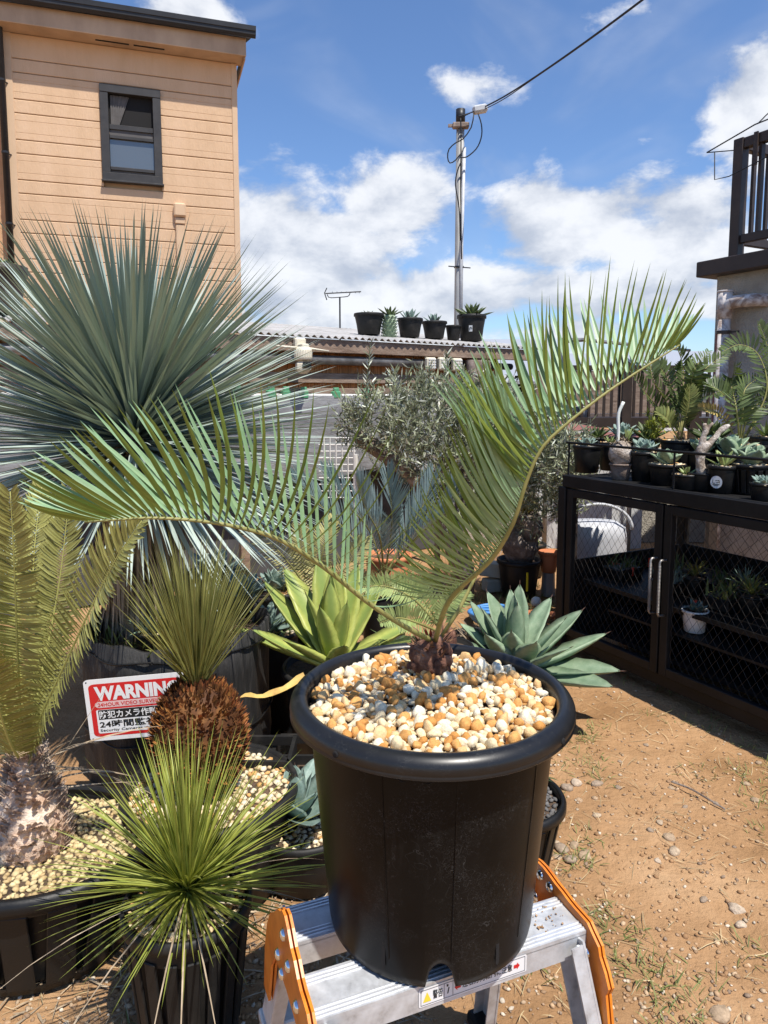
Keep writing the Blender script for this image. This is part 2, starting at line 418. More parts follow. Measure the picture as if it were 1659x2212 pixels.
m_weed = mat('weed', [(0, (.13, .16, .035)), (1, (.30, .32, .11))], rough=.6, scale=5, isl=.4, hue=.02, transl=.2)
m_straw = mat('dry_straw', [(0, (.36, .27, .14)), (1, (.58, .47, .28))], rough=.9, scale=5, isl=.35)
m_black_steel = mat('black_steel', [(0, (.006, .006, .006)), (1, (.016, .015, .015))], rough=.55, spec=.25, scale=7, bump=.05, bscale=60)
m_mesh_wire = mat('rusty_black_wire', [(0, (.020, .018, .016)), (1, (.05, .04, .03))], rough=.5, metal=.3, scale=20)
m_white_pl = mat('white_plastic', [(0, (.62, .60, .56)), (1, (.80, .79, .76))], rough=.4, scale=6)
m_red = mat('red_label_plastic', (.62, .04, .02), rough=.45)
m_terra = mat('terracotta', [(0, (.48, .16, .065)), (1, (.62, .24, .11))], rough=.8, scale=8)
m_yellow = mat('yellow_label', (.75, .58, .02), rough=.5)
m_blue = mat('blue_hose', (.07, .24, .55), rough=.4)
m_block = mat('concrete_block', [(0, (.42, .42, .34)), (1, (.60, .59, .48))], rough=.9, scale=12, bump=.3)
m_siding = mat('beige_siding', [(0, (.60, .40, .245)), (.5, (.645, .435, .27)), (1, (.68, .465, .30))], rough=.85, spec=.2, scale=1.6, stretch=(3.2, 3.2, .9), bump=.3, bscale=14, bdetail=4, bdist=.02)
m_trim = mat('beige_paint', [(0, (.59, .405, .25)), (1, (.66, .455, .29))], rough=.75, scale=5)
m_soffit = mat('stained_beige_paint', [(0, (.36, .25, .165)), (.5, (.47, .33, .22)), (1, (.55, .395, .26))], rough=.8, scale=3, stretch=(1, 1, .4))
m_orangewall = mat('orange_stucco', [(0, (.54, .31, .155)), (1, (.62, .38, .21))], rough=.9, scale=4, bump=.6, bscale=10)
m_gutter = mat('black_gutter', [(0, (.012, .012, .013)), (1, (.028, .028, .03))], rough=.45, scale=5)
m_roof = mat('dark_roof_shingle', [(0, (.022, .024, .024)), (1, (.055, .058, .055))], rough=.9, scale=12, bump=.5)
m_winframe = mat('dark_window_frame', [(0, (.030, .027, .025)), (1, (.05, .046, .043))], rough=.45, scale=8)
m_dark = mat('painted_dark_interior', (.012, .011, .011), rough=.9)  # near-black that paints in the shade inside holes and openings
m_curtain = mat('grey_curtain', [(0, (.08, .073, .07)), (1, (.14, .13, .125))], rough=.9, scale=6)
m_glass = mat('window_glass', (.10, .115, .125), rough=.04, spec=1.0, coat=.6)
m_grey_wall = mat('grey_stucco', [(0, (.34, .305, .25)), (.5, (.43, .39, .325)), (1, (.50, .455, .385))], rough=.95, spec=.1, scale=8, detail=8, bump=.9, bscale=55, bdist=.02)
m_brown_rail = mat('brown_painted_steel', [(0, (.032, .022, .018)), (1, (.06, .042, .034))], rough=.5, scale=6)
m_pvc = mat('peeling_white_pipe', [(0, (.20, .12, .085)), (.35, (.34, .27, .235)), (.55, (.58, .53, .50)), (1, (.74, .71, .69))], rough=.6, scale=11, detail=7, dist=1)
m_wire = mat('black_cable', (.012, .012, .013), rough=.5)
m_pole = mat('galvanised_pole', [(0, (.22, .21, .19)), (.6, (.36, .355, .34)), (1, (.46, .45, .43))], rough=.55, metal=.35, scale=4, stretch=(2, 2, .5))
m_grey = mat('grey_plastic', [(0, (.40, .41, .42)), (1, (.58, .59, .60))], rough=.5, scale=20)
m_corr = mat('corrugated_sheet', [(0, (.28, .27, .25)), (.5, (.42, .405, .385)), (1, (.54, .52, .50))], rough=.6, spec=.35, scale=5, detail=8)
m_brownwood = mat('brown_wood', [(0, (.15, .10, .07)), (.5, (.27, .19, .14)), (1, (.38, .29, .22))], rough=.85, scale=2.2, stretch=(3, 3, 14), detail=9, bump=.35, bscale=15)
m_reed = mat('orange_reed', [(0, (.30, .10, .03)), (.5, (.52, .20, .065)), (1, (.64, .30, .12))], rough=.8, scale=4, stretch=(30, 30, 2), isl=.35, detail=6)
m_steelpipe = mat('steel_pipe', [(0, (.10, .095, .09)), (.6, (.33, .31, .29)), (1, (.48, .46, .44))], rough=.4, metal=.6, scale=9, detail=8)
m_net = mat('grey_netting', [(0, (.20, .20, .205)), (.5, (.285, .285, .29)), (1, (.35, .35, .355))], rough=.85, scale=3, stretch=(1, 1, 2), bump=.25, bscale=9, bdist=.05)
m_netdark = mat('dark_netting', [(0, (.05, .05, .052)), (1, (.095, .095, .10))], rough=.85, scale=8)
m_clip = mat('green_clip', (.10, .33, .17), rough=.45)
m_cream = mat('cream_plastic', [(0, (.66, .60, .46)), (1, (.76, .70, .56))], rough=.45, scale=15)
m_lens = mat('camera_lens', (.01, .01, .012), rough=.08, coat=.5)
m_tarp = mat('brown_tarp', [(0, (.12, .085, .065)), (.6, (.24, .18, .145)), (1, (.38, .31, .27))], rough=.75, scale=7, dist=1, bump=.5, bscale=12)
m_felt = mat('black_planter', [(0, (.011, .011, .011)), (.6, (.024, .023, .022)), (1, (.05, .046, .042))], rough=.6, scale=9, stretch=(6, 6, 1), bump=.35, bscale=9, bdist=.03)
m_sign_w = mat('sign_white', (.78, .77, .76), rough=.4)
m_sign_r = mat('sign_red', (.60, .022, .022), rough=.4)
m_sign_p = mat('sign_pink', (.74, .50, .48), rough=.4)
m_sign_k = mat('sign_black', (.018, .018, .018), rough=.45)
m_sign_y = mat('sign_yellow', (.80, .62, .05), rough=.45)
m_spiny = mat('spiny_leaf_bases', [(0, (.05, .017, .008)), (.5, (.19, .068, .018)), (1, (.44, .19, .055))], rough=.75, scale=18, isl=.5, hue=.012)
m_pine = mat('mottled_green_white', [(0, (.13, .20, .12)), (1, (.25, .32, .2))], rough=.6, scale=30, isl=.3)
m_chalk = mat('chalk_white', (.72, .74, .68), rough=.6)
m_palecaudex = mat('pale_caudex', [(0, (.14, .095, .065)), (.45, (.36, .29, .23)), (1, (.66, .61, .55))], rough=.8, scale=22, detail=8, bump=.8, bscale=45)
m_housefar = mat('far_house_wall', [(0, (.55, .55, .54)), (1, (.66, .66, .65))], rough=.8, scale=2)
m_houseroof = mat('far_house_roof', (.30, .32, .36), rough=.7)
m_redboard = mat('red_brown_roof', [(0, (.16, .055, .045)), (1, (.27, .115, .095))], rough=.7, scale=8)
m_tank = mat('white_tank', [(0, (.40, .41, .44)), (1, (.55, .56, .59))], rough=.45, scale=4)
m_ginger = mat('yellow_old_leaf', [(0, (.22, .11, .04)), (.5, (.42, .28, .08)), (1, (.55, .45, .14))], rough=.7, isl=.3, scale=10)

# hero pot plastic: dust film, fine scratches
def scratched(name, base, dust, amount=1.0):
    m = mat(name, base, rough=.45, spec=.15 if amount >= 1 else .45); t = m.node_tree; bs = t.nodes[m['bs']]
    c_ = t.nodes.new('ShaderNodeTexCoord'); o_ = X(t, c_.outputs['Object'])
    a = noise_n(t, o_, 30, 2, .5, 1.8)
    line = ((a - .5).f('ABSOLUTE')).rng(0, .007, 1, 0)
    b = noise_n(t, o_, 90, 2, .5, 2.4); line2 = ((b - .5).f('ABSOLUTE')).rng(0, .022, 1, 0)
    msk = noise_n(t, o_, 8, 3).rng(.46, .60); msk2 = noise_n(t, o_, 14, 4).rng(.47, .62)
    mpz = t.nodes.new('ShaderNodeMapping'); mpz.inputs['Scale'].default_value = (1, 1, .12); t.links.new(o_.s, mpz.inputs[0])
    runs = noise_n(t, X(t, mpz.outputs[0]), 60, 4, .6).rng(.52, .75, 0, .3)
    film = noise_n(t, o_, 4.5, 6, .65).rng(.38, .75, 0, .34)
    spk = noise_n(t, o_, 260, 2).rng(.66, .74, 0, .9)
    fac = ((line * msk * .7).mx(line2 * msk2 * .5).mx(film * .22).mx(runs * msk * .6).mx(spk * msk2) * amount).mn(1.0)
    t.links.new(mixc(t, fac, base, dust).s, bs.inputs['Base Color'])
    t.links.new(fac.rng(0, .6, .33, .7).s, bs.inputs['Roughness'])
    return m
m_hero_pot = scratched('scuffed_black_plastic', (.0032, .0032, .0033), (.075, .072, .067))
m_rim = scratched('scuffed_rim_plastic', (.009, .009, .0095), (.085, .085, .082), .8)

# ================================================================== ground
def gz(x, y):
    h = .020 * mnoise.noise(Vector((x * 1.1, y * 1.1, 0))) + .009 * mnoise.noise(Vector((x * 4, y * 4, 3))) + .007 * mnoise.noise(Vector((x * 11, y * 11, 5))) + .0045 * mnoise.noise(Vector((x * 26, y * 26, 9)))
    return h * exp(-max(0, hypot(x, y - 2) - 6) / 4) - .01
def axis(lo, hi, fine0, fine1, st):
    a = []; q = fine0
    while q <= fine1: a.append(q); q += st
    s_ = st; q = fine1
    while q < hi: s_ *= 1.35; q += s_; a.append(min(q, hi))
    s_ = st; q = fine0
    while q > lo: s_ *= 1.35; q -= s_; a.insert(0, max(q, lo))
    return a
gx = axis(-400, 400, -1.2, 2.1, .022); gy = axis(-60, 900, .75, 4.6, .022)
mb = MB(); mb.quadstrip([[Vector((x, y, gz(x, y))) for x in gx] for y in gy])
tag(mb.build('ground', m_soil, smooth=True), kind='structure')

# rock meshes shared by all stones
def rock_mesh(name, seed, mtl, sub=2, amp=.35, flat=1):
    """a chipped stone: an icosphere cut by random planes"""
    import bmesh
    rnd = random.Random(seed)
    bm = bmesh.new(); bmesh.ops.create_icosphere(bm, subdivisions=sub, radius=1)
    pl_ = []
    for k in range(6):
        n = Vector((rnd.gauss(0, 1), rnd.gauss(0, 1), rnd.gauss(0, 1))).normalized(); pl_.append((n, rnd.uniform(.66, .95)))
    for v in bm.verts:
        for n, d in pl_:
            e = v.co.dot(n) - d
            if e > 0: v.co -= n * e * .8
        v.co *= 1 + amp * .5 * mnoise.noise(v.co * 1.3 + Vector((seed * 7.1, seed, 0))) + amp * .32 * mnoise.noise(v.co * 3.4 + Vector((0, seed * 3.3, 9)))
        v.co.z *= flat
    me = bpy.data.meshes.new(name); bm.to_mesh(me); bm.free(); me.materials.append(mtl)
    me.polygons.foreach_set('use_smooth', [True] * len(me.polygons))
    try: me.set_sharp_from_angle(angle=radians(70))
    except Exception: pass
    return me
ROCKS = [rock_mesh('stone_shape', i, m_stone, 2, .6, .85) for i in range(14)]
def rocks_into(mb_, pts, r0, r1, seg=0):
    """many small stones joined in one mesh: octahedra-based lumps"""
    base = [Vector(q) for q in ((1, 0, 0), (0, 1, 0), (-1, 0, 0), (0, -1, 0), (.62, .62, .6), (-.62, .62, .6), (-.62, -.62, .6), (.62, -.62, .6), (0, 0, 1), (0, 0, -.8))]
    fs = [(0, 4, 7), (0, 1, 4), (1, 5, 4), (1, 2, 5), (2, 6, 5), (2, 3, 6), (3, 7, 6), (3, 0, 7), (4, 8, 7), (4, 5, 8), (5, 6, 8), (6, 7, 8), (1, 0, 9), (2, 1, 9), (3, 2, 9), (0, 3, 9)]
    for p in pts:
        r = R(r0, r1); b = len(mb_.v); rt = Matrix.Rotation(R(0, 6.3), 3, 'Z') @ Matrix.Rotation(R(-.6, .6), 3, 'X')
        sx, sy, sz = R(.7, 1.3), R(.7, 1.2), R(.55, 1)
        for q in base:
            k = R(.8, 1.18); mb_.v.append(Vector(p) + rt @ Vector((q.x * sx * k, q.y * sy * k, q.z * sz * k)) * r)
        for f in fs: mb_.f.append(tuple(b + i for i in f)); mb_.m.append(0)
def disc_pts(c, r, step, jit=.35, sx=1, sy=1, rot=0):
    out = []; n = int(r / step) + 2
    for j in range(-n, n + 1):
        for i in range(-n, n + 1):
            x = (i + (j % 2) * .5) * step + R(-jit, jit) * step; y = j * step * .87 + R(-jit, jit) * step
            if x * x + y * y < r * r:
                X_, Y_ = x * sx, y * sy
                out.append(Vector((c[0] + X_ * cos(rot) - Y_ * sin(rot), c[1] + X_ * sin(rot) + Y_ * cos(rot), c[2])))
    return out

# ================================================================== step ladder
LZ = .53
LU = Vector((.929, .370, 0)).normalized(); LW = Vector((-LU.y, LU.x, 0))      # along the treads, towards the back
L0 = Vector((-.101, .922, LZ))                                               # near left corner
ladder = thing('step_ladder', (L0 + LU * .23 + LW * .12 - Vector((0, 0, LZ))), 'low aluminium folding step ladder with orange hinge plates under the big black pot', 'step ladder')
def lp(u, w, z=0): return L0 + LU * u + LW * w + Vector((0, 0, z))
TL = .475
for w0, wd in ((0, .086), (.152, .086)):
    mb = MB(); mb.box(lp(TL / 2, w0 + wd / 2, -.004), (TL, wd, .008), LU, LW)
    for ws in (0, wd):
        mb.box(lp(TL / 2, w0 + ws + (.0015 if ws == 0 else -.0015), -.024), (TL, .003, .036), LU, LW)
    tr = mb.build('tread', m_alu, ladder)
    mb = MB()
    for ws in (.006, .013, .020, wd - .006, wd - .013, wd - .020):
        mb.box(lp(TL / 2, w0 + ws, .0008), (TL - .004, .0024, .0022), LU, LW)
    mb.build('grip_ridge', m_alu_edge, tr)
# wooden-look side rails below the treads, legs
for sgn, u0 in ((-1, .018), (1, TL - .018)):
    for w0, wf in ((.012, -.13), (.226, .37)):
        top = lp(u0, w0, -.012); bot = lp(u0 + sgn * .05, wf, 0); bot.z = .012
        ax = (bot - top).normalized()
        mb = MB()
        mb.beam(top, bot, .004, .052, up=LW); c0 = LU * (-sgn * .012)
        for k in (-1, 1):
            off = LW * (.0245 * k) + c0
            mb.beam(top + off, bot + off, .024, .003, up=LW)
        lg = mb.build('leg', m_alu, ladder)
        mb = MB(); mb.box(bot + Vector((0, 0, .006)) + c0, (.05, .07, .03), LU, LW, bevel=.006); mb.build('rubber_foot', m_pot, lg)
        if w0 < .1:
            mb = MB()
            for rr_, h in ((.011, .003), (.008, .006)):
                mb.lathe((0, 0, 0), [(rr_, 0), (rr_, h * .6), (rr_ * .6, h)], 12, cap1=True)
            q = Matrix((LU, Vector((0, 0, 1)), -LW)).transposed()
            mb.v = [q @ v_ + lp(u0 - sgn * .002, -.0035, -.028) for v_ in mb.v]
            mb.build('rivet', m_rivet, ladder, smooth=True)
    # lower step, brace
mb = MB(); mb.box(lp(TL / 2, -.065, -.27), (TL + .03, .06, .02), LU, LW, bevel=.003); mb.build('lower_tread', m_alu, ladder)
mb = MB(); mb.box(lp(TL / 2, .305, -.27), (TL + .03, .05, .02), LU, LW, bevel=.003); mb.build('lower_tread', m_alu, ladder)
for sgn, ue in ((-1, -.007), (1, TL + .007)):
    prof = [(-.055, -.20), (-.062, -.13), (-.052, -.075), (-.058, -.06), (-.048, -.04), (-.034, -.022), (-.03, -.008), (-.012, .004), (.0, .016), (.02, .019), (.036, .020), (.052, .026), (.072, .040), (.09, .046), (.11, .062), (.128, .072), (.145, .070), (.158, .058), (.175, .05), (.192, .035), (.21, .018), (.235, .0), (.262, -.04), (.285, -.10), (.30, -.19)]
    inner = [(.262, -.19), (.235, -.10), (.20, -.055), (.12, -.05), (.03, -.06), (-.005, -.11), (-.02, -.20)]
    if sgn > 0: prof = [(w, z if z < .012 else .012 + (z - .012) * .25) for w, z in prof]
    mb = MB()
    for off in (0, -sgn * .0075):
        pts = [lp(ue + off, w, z) for w, z in prof + inner]
        n = len(pts); th = LU * .0022
        mb.poly([p + th for p in pts]); mb.poly([p - th for p in reversed(pts)])
        for i in range(n):
            j = (i + 1) % n; mb.poly([pts[i] + th, pts[i] - th, pts[j] - th, pts[j] + th])
    hp = mb.build('hinge_plate', m_orange, ladder)
    for (w, z) in ((.135, .035 if sgn < 0 else .008), (.105, .005), (.055, -.02), (.175, -.03), (.0, -.04), (.15, -.045)):
        for side in (-1, 1):
            mb = MB(); mb.lathe((0, 0, 0), [(.0095, 0), (.0085, .003), (.005, .0055), (.001, .006)], 12, cap1=True)
            ex = LU * side; q = Matrix((LW, Vector((0, 0, 1)), ex)).transposed()
            base = lp(ue + (max(0, -sgn * .0075) if side > 0 else min(0, -sgn * .0075)) + side * .0024, w, z)
            mb.v = [q @ v_ + base for v_ in mb.v]; mb.build('rivet', m_rivet, hp, smooth=True)

# text fitted to a box in a plane
def text_mb(s_, x0, x1, z0, z1, place, bold=.0, shear=0, keep=False):
    cu = bpy.data.curves.new('lettering', 'FONT'); cu.body = s_; cu.size = 1; cu.offset = bold; cu.resolution_u = 3; cu.shear = shear
    o = bpy.data.objects.new('lettering', cu); COL.objects.link(o)
    dg = bpy.context.evaluated_depsgraph_get(); dg.update()
    me = bpy.data.meshes.new_from_object(o.evaluated_get(dg)); bpy.data.objects.remove(o); bpy.data.curves.remove(cu)
    vs = [v_.co.copy() for v_ in me.vertices]; mb_ = MB()
    if vs:
        ax, bx = min(v_.x for v_ in vs), max(v_.x for v_ in vs); ay, by = min(v_.y for v_ in vs), max(v_.y for v_ in vs)
        kx = (x1 - x0) / max(1e-6, bx - ax); kz = (z1 - z0) / max(1e-6, by - ay)
        mb_.v = [place(x0 + (v_.x - ax) * kx, z0 + (v_.y - ay) * kz) for v_ in vs]
        mb_.f = [tuple(p.vertices) for p in me.polygons]; mb_.m = [0] * len(mb_.f)
    bpy.data.meshes.remove(me)
    return mb_
def rrect(x0, x1, z0, z1, r, place, n=5):
    pts = []
    for cx, cz, a0 in ((x1 - r, z1 - r, 0), (x0 + r, z1 - r, 90), (x0 + r, z0 + r, 180), (x1 - r, z0 + r, 270)):
        for i in range(n + 1):
            a = radians(a0 + 90 * i / n); pts.append(place(cx + r * cos(a), cz + r * sin(a)))
    return pts
# warning label on the front apron of the near tread
def pl_lad(d): return lambda x, z: lp(x, -.0005 - d, -.038 + z)
lab0, lab1 = .165, .355
mb = MB(); mb.poly(rrect(lab0, lab1, .003, .033, .003, pl_lad(.0006))); lb = mb.build('warning_label', m_sign_w, ladder)
mb = MB()
for a in ((lab0 + .003, lab1 - .003, .0055, .0062), (lab0 + .003, lab1 - .003, .0298, .0305), (lab0 + .003, lab0 + .0037, .0055, .0305), (lab1 - .0037, lab1 - .003, .0055, .0305), (.207, .2077, .0062, .0298), (.222, .2227, .0062, .0298)):
    mb.poly([pl_lad(.0011)(x, z) for x, z in ((a[0], a[2]), (a[1], a[2]), (a[1], a[3]), (a[0], a[3]))])
mb.poly([pl_lad(.0011)(x, z) for x, z in ((.2125, .012), (.2145, .012), (.2165, .022), (.2145, .022))]); mb.poly([pl_lad(.0011)(x, z) for x, z in ((.2115, .024), (.2145, .0235), (.2145, .0275), (.2115, .0275))])
mb.build('label_border', m_sign_k, lb)
mb = MB(); mb.poly([pl_lad(.0011)(x, z) for x, z in ((.1715, .010), (.1855, .010), (.1785, .026))]); mb.build('warning_triangle', m_sign_y, lb)
mb = MB()
mb.poly([pl_lad(.0011)(x, z) for x, z in ((.225, .018), (.230, .012), (.230, .015), (.236, .015), (.236, .021), (.230, .021), (.230, .024))])
mb.poly([pl_lad(.0011)(x, z) for x, z in ((.342, .018), (.337, .012), (.337, .015), (.331, .015), (.331, .021), (.337, .021), (.337, .024))])
mb.build('red_arrow', m_sign_r, lb)
text_mb('警告', .188, .205, .011, .026, pl_lad(.0012), .012).build('lettering', m_sign_k, lb)
text_mb('左右方向転倒に注意', .239, .328, .0125, .0245, pl_lad(.0012), .012).build('lettering', m_sign_k, lb)

# ================================================================== the big potted cycad
PC = Vector((.079, 1.145, LZ))
hero = thing('potted_cycad', PC, 'blue-green cycad with two long feathery fronds in the big black pot on the ladder', 'potted plant')
PH = .40
def arch(a):       # drain notch facing the camera
    d = (a - radians(272)) * .166
    return sqrt(max(0, 1 - (d / .022) ** 2)) * .040 if abs(d) < .022 else 0
NA = 180
def hero_wall(a, r, z):
    k = z / .365
    zb = arch(a)
    return r, zb + (.365 - zb) * k
mb = MB()
prof = [(.164, 0), (.170, .006), (.173, .02), (.180, .10), (.189, .20), (.198, .30), (.203, .365)]
mb.lathe(PC, prof, NA, hero_wall)
prof_i = [(.199, .365), (.185, .2), (.169, .02), (.161, .002)]
mb.lathe(PC, prof_i, NA, lambda a, r, z: hero_wall(a, r, max(z, 0)))
mb.lathe(PC, [(.1705, .055), (.001, .052)], 48)
pot = mb.build('pot', m_hero_pot, hero, smooth=True)
for k in range(3):                       # mould seams
    a = radians((277, 246, 318)[k]); mb = MB()
    mb.tube([PC + Vector((cos(a) * r, sin(a) * r, z)) for r, z in ((.1751, .045), (.1801, .10), (.1891, .20), (.1981, .30), (.2022, .36))], .0011, 5)
    mb.build('mould_seam', m_hero_pot, pot)
mb = MB()
rp = [(.2015, .364), (.2335, .3665), (.2355, .369), (.2335, .3715), (.234, .374), (.2355, .379), (.2345, .3855), (.2315, .391), (.2255, .3962), (.2185, .399), (.2105, .3968), (.2065, .390), (.205, .375), (.2035, .362)]
mb.lathe(PC, rp, 128); mb.build('rim', m_rim, pot, smooth=True)
for a, z in ((radians(231), .379), (radians(322), .379)):
    mb = MB(); mb.lathe((0, 0, 0), [(.0052, 0), (.0045, .0016), (.0001, .0004)], 14)
    n_ = Vector((cos(a), sin(a), .05)).normalized(); q = n_.to_track_quat('Z', 'Y').to_matrix()
    mb.v = [q @ v_ + PC + Vector((cos(a) * .2352, sin(a) * .2352, z)) for v_ in mb.v]; mb.build('rim_hole_patch', m_dark, pot, smooth=True)  # dark disc on the rim, hole shade put into its colour
for a in (radians(243), radians(302)):
    mb = MB()
    for k in range(8):
        pass
    q = Vector((cos(a), sin(a), 0)); sd = Vector((-sin(a), cos(a), 0))
    pts = [PC + q * .1765 + sd * x + Vector((0, 0, z)) for x, z in ((-.003, .028), (0, .025), (.003, .028), (.003, .060), (0, .063), (-.003, .060))]
    mb.poly(pts); mb.build('drain_slot_patch', m_dark, pot)  # flat dark patch on the wall; the slot's inner shade is its colour
mb = MB()
a0 = radians(262)
mb.tube([PC + Vector((cos(a) * .2012, sin(a) * .2012, z)) for a, z in ((a0 - .17, .355), (a0 - .165, .348), (a0 - .14, .345), (a0 + .06, .345), (a0 + .085, .348), (a0 + .09, .355))], .001, 5)
mb.build('moulded_mark', m_hero_pot, pot)
# top dressing
GZ = .383
def gravel_z(x, y):
    return PC.z + GZ + .016 * exp(-((x - PC.x) ** 2 + (y - PC.y - .07) ** 2) / .012) + .004 * mnoise.noise(Vector((x * 20, y * 20, 0)))
mb = MB(); mb.lathe(PC, [(.2035, GZ - .012), (.12, GZ - .008), (.05, GZ - .002), (.001, GZ)], 40)
bed = mb.build('top_dressing', m_mix, hero, smooth=True)
pts = disc_pts((PC.x, PC.y, 0), .195, .0180, .30)
random.shuffle(pts); big = pts[:300]
for p in big:
    r = random.choice((R(.0065, .009), R(.0085, .011), R(.010, .0135)))
    p.z = gravel_z(p.x, p.y) + r * R(-.1, .25)
    link_mesh('stone', random.choice(ROCKS), bed, p - PC, (R(0, 6), R(0, 6), R(0, 6)), (r * R(.85, 1.25), r * R(.8, 1.1), r * R(.7, 1)))
mb = MB(); small = disc_pts((PC.x, PC.y, 0), .197, .0125, .4)
for p in small + pts[300:]: p.z = gravel_z(p.x, p.y) - .006
rocks_into(mb, small + pts[300:], .006, .0095); mb.build('small_gravel', m_stone_s, bed, smooth=True, kind='stuff')

# caudex: cluster of scales
CB = at_z(930, 1452, PC.z + GZ + .012)
CB.y = min(CB.y, PC.y + .085)
def lump(mb_, c, rx, ry, rz, n=14, m=9, amp=.12, sc=30, seed=0):
    rows = []
    for j in range(m + 1):
        th = pi * j / m
        row = []
        for i in range(n):
            a = 2 * pi * i / n; d = Vector((sin(th) * cos(a), sin(th) * sin(a), cos(th)))
            k = 1 + amp * mnoise.noise(d * 1.6 + Vector((seed * 3.7, 0, seed))) + amp * .6 * mnoise.noise(d * 4 + Vector((seed, 5, 0)))
            row.append(Vector(c) + Vector((d.x * rx * k, d.y * ry * k, d.z * rz * k)))
        rows.append(row)
    mb_.quadstrip(rows, True)
mb = MB(); lump(mb, CB + Vector((0, 0, .022)), .034, .032, .044, 18, 12, .25)
for k in range(34):
    a = R(0, 6.3); z = R(-.005, .05); r = .036 - max(0, z - .03) * .45
    c = CB + Vector((cos(a) * r * .93, sin(a) * r * .9, z))
    lump(mb, c, R(.007, .011), R(.007, .011), R(.007, .012), 7, 5, .3, 1, k)
cx = mb.build('caudex', m_caudex, hero, smooth=True)
mb = MB()
for k in range(46):
    a = R(0, 6.3); z = R(.025, .068)
    mb.blade(CB + Vector((cos(a) * .024, sin(a) * .022, z)), (cos(a) * .5, sin(a) * .5, R(.3, 1.1)), R(.018, .034), R(.006, .011), up=(cos(a), sin(a), .2), bend=(cos(a) * .3, sin(a) * .3, -.1), segs=3)
mb.build('bracts', m_fibre, cx, kind='stuff')
mb = MB()
for k in range(8):
    a = R(2.4, 5); mb.blade(CB + Vector((cos(a) * .008, sin(a) * .008, .066)), (cos(a) * .4, sin(a) * .4, 1), R(.016, .024), .006, segs=3)
mb.build('new_bracts', m_redfib, cx, kind='stuff')

CTOP = CB + Vector((.004, -.004, .058))
def frond(root, ctrl, ups, rows, wd=.0085, r0=.0048, r1=.0012, mats=(m_rachis, m_leaf_hero), segs=7, joined=False, name='frond', jit=.06):
    """ctrl: world points; ups: leaf-normal references at the same points; rows: dicts with side, n, s0, s1, len(s), a(s) angle from the stalk, b(s) lift, curve"""
    N_ = 60; path = cr(ctrl, N_); upp = cr(ups, N_)
    def smp(l, s_):
        q = max(0, min(1, s_)) * N_; k = min(int(q), N_ - 1); return l[k].lerp(l[k + 1], q - k)
    mb_ = MB(); mb_.tube(path[::2], [r0 + (r1 - r0) * (i / 30) for i in range(31)], 7)
    fr = mb_.build(name, mats[0], root, smooth=True)
    J = MB()
    for row in rows:
        n = row['n']
        for i in range(n):
            s_ = row['s0'] + (row['s1'] - row['s0']) * (i + R(-.12, .12)) / max(1, n - 1)
            s_ = max(.01, min(.999, s_))
            p = smp(path, s_); T = (smp(path, s_ + .02) - smp(path, s_ - .02)).normalized()
            U = smp(upp, s_); U = (U - T * U.dot(T)).normalized(); S_ = T.cross(U) * row['side']
            a = row['a'](s_) + R(-jit, jit); b = row['b'](s_) + R(-jit, jit) * 1.5
            out_ = S_ * cos(b) + U * sin(b)
            d = T * cos(a) + out_ * sin(a)
            L = row['len'](s_) * R(.94, 1.05); cv = row.get('cv', lambda s: (0, 0, 0))(s_)
            bend = T * cv[0] + U * cv[1] + S_ * cv[2]
            nrm = (U * cos(b) - S_ * sin(b)) if row.get('flip', 1) > 0 else -(U * cos(b) - S_ * sin(b))
            m_ = J if joined else MB()
            m_.blade(p + out_ * r0 * .5, d, L, wd * row.get('w', 1) * R(.9, 1.08), up=nrm, bend=bend + rv(.05), segs=segs, fold=.18, twist=row.get('tw', lambda s: 0)(s_) + R(-.12, .12),
                     prof=lambda t: min(1, .32 + 3.2 * t) * (1 - max(0, (t - .45) / .55) ** 2.0) ** .9)
            if not joined: m_.build('leaflet', mats[1], fr)
    if joined: J.build('leaflets', mats[1], fr, kind='stuff')
    return fr
def lin(*kv):
    def f(s_):
        if s_ <= kv[0][0]: return kv[0][1]
        for (a, va), (b, vb) in zip(kv, kv[1:]):
            if s_ <= b: return va + (vb - va) * (s_ - a) / (b - a)
        return kv[-1][1]
    return f
d2 = radians
# left frond
LC = [CTOP, at_y(868, 1350, 1.145), at_y(790, 1298, 1.090), at_y(700, 1226, 1.040), at_y(603, 1166, 0.995), at_y(509, 1138, 0.960), at_y(418, 1124, 0.935), at_y(327, 1119, 0.915), at_y(255, 1123, 0.900), at_y(182, 1128, 0.890)]
UPL = [Vector((.45, -.1, 1))] * 3 + [Vector((.3, 0, 1))] * 2 + [Vector((.1, 0, 1))] * 5
frond(hero, LC, UPL, [
    dict(side=-1, n=42, s0=.20, s1=.985, w=.8, len=lin((.2, .12), (.32, .19), (.5, .20), (.72, .175), (.9, .13), (1, .075)), a=lin((.2, d2(100)), (.45, d2(88)), (.6, d2(80)), (.78, d2(58)), (1, d2(14))), b=lin((.2, d2(35)), (.45, d2(58)), (1, d2(42))),
         tw=lin((.2, .9), (.5, .5), (.7, .15), (1, 0)), cv=lambda s: (.30 if s < .62 else .30 - 1.2 * (s - .62), .45 if s < .45 else .12, -.10)),
    dict(side=1, n=44, s0=.22, s1=.985, w=.82, len=lin((.2, .10), (.32, .16), (.5, .175), (.72, .16), (.9, .12), (1, .075)), a=lin((.2, d2(62)), (.45, d2(50)), (.6, d2(46)), (.8, d2(40)), (1, d2(14))), b=lin((.2, d2(60)), (.45, d2(72)), (1, d2(48))), flip=1, cv=lambda s: (.12 if s < .7 else .02, .12, -.05)),
])
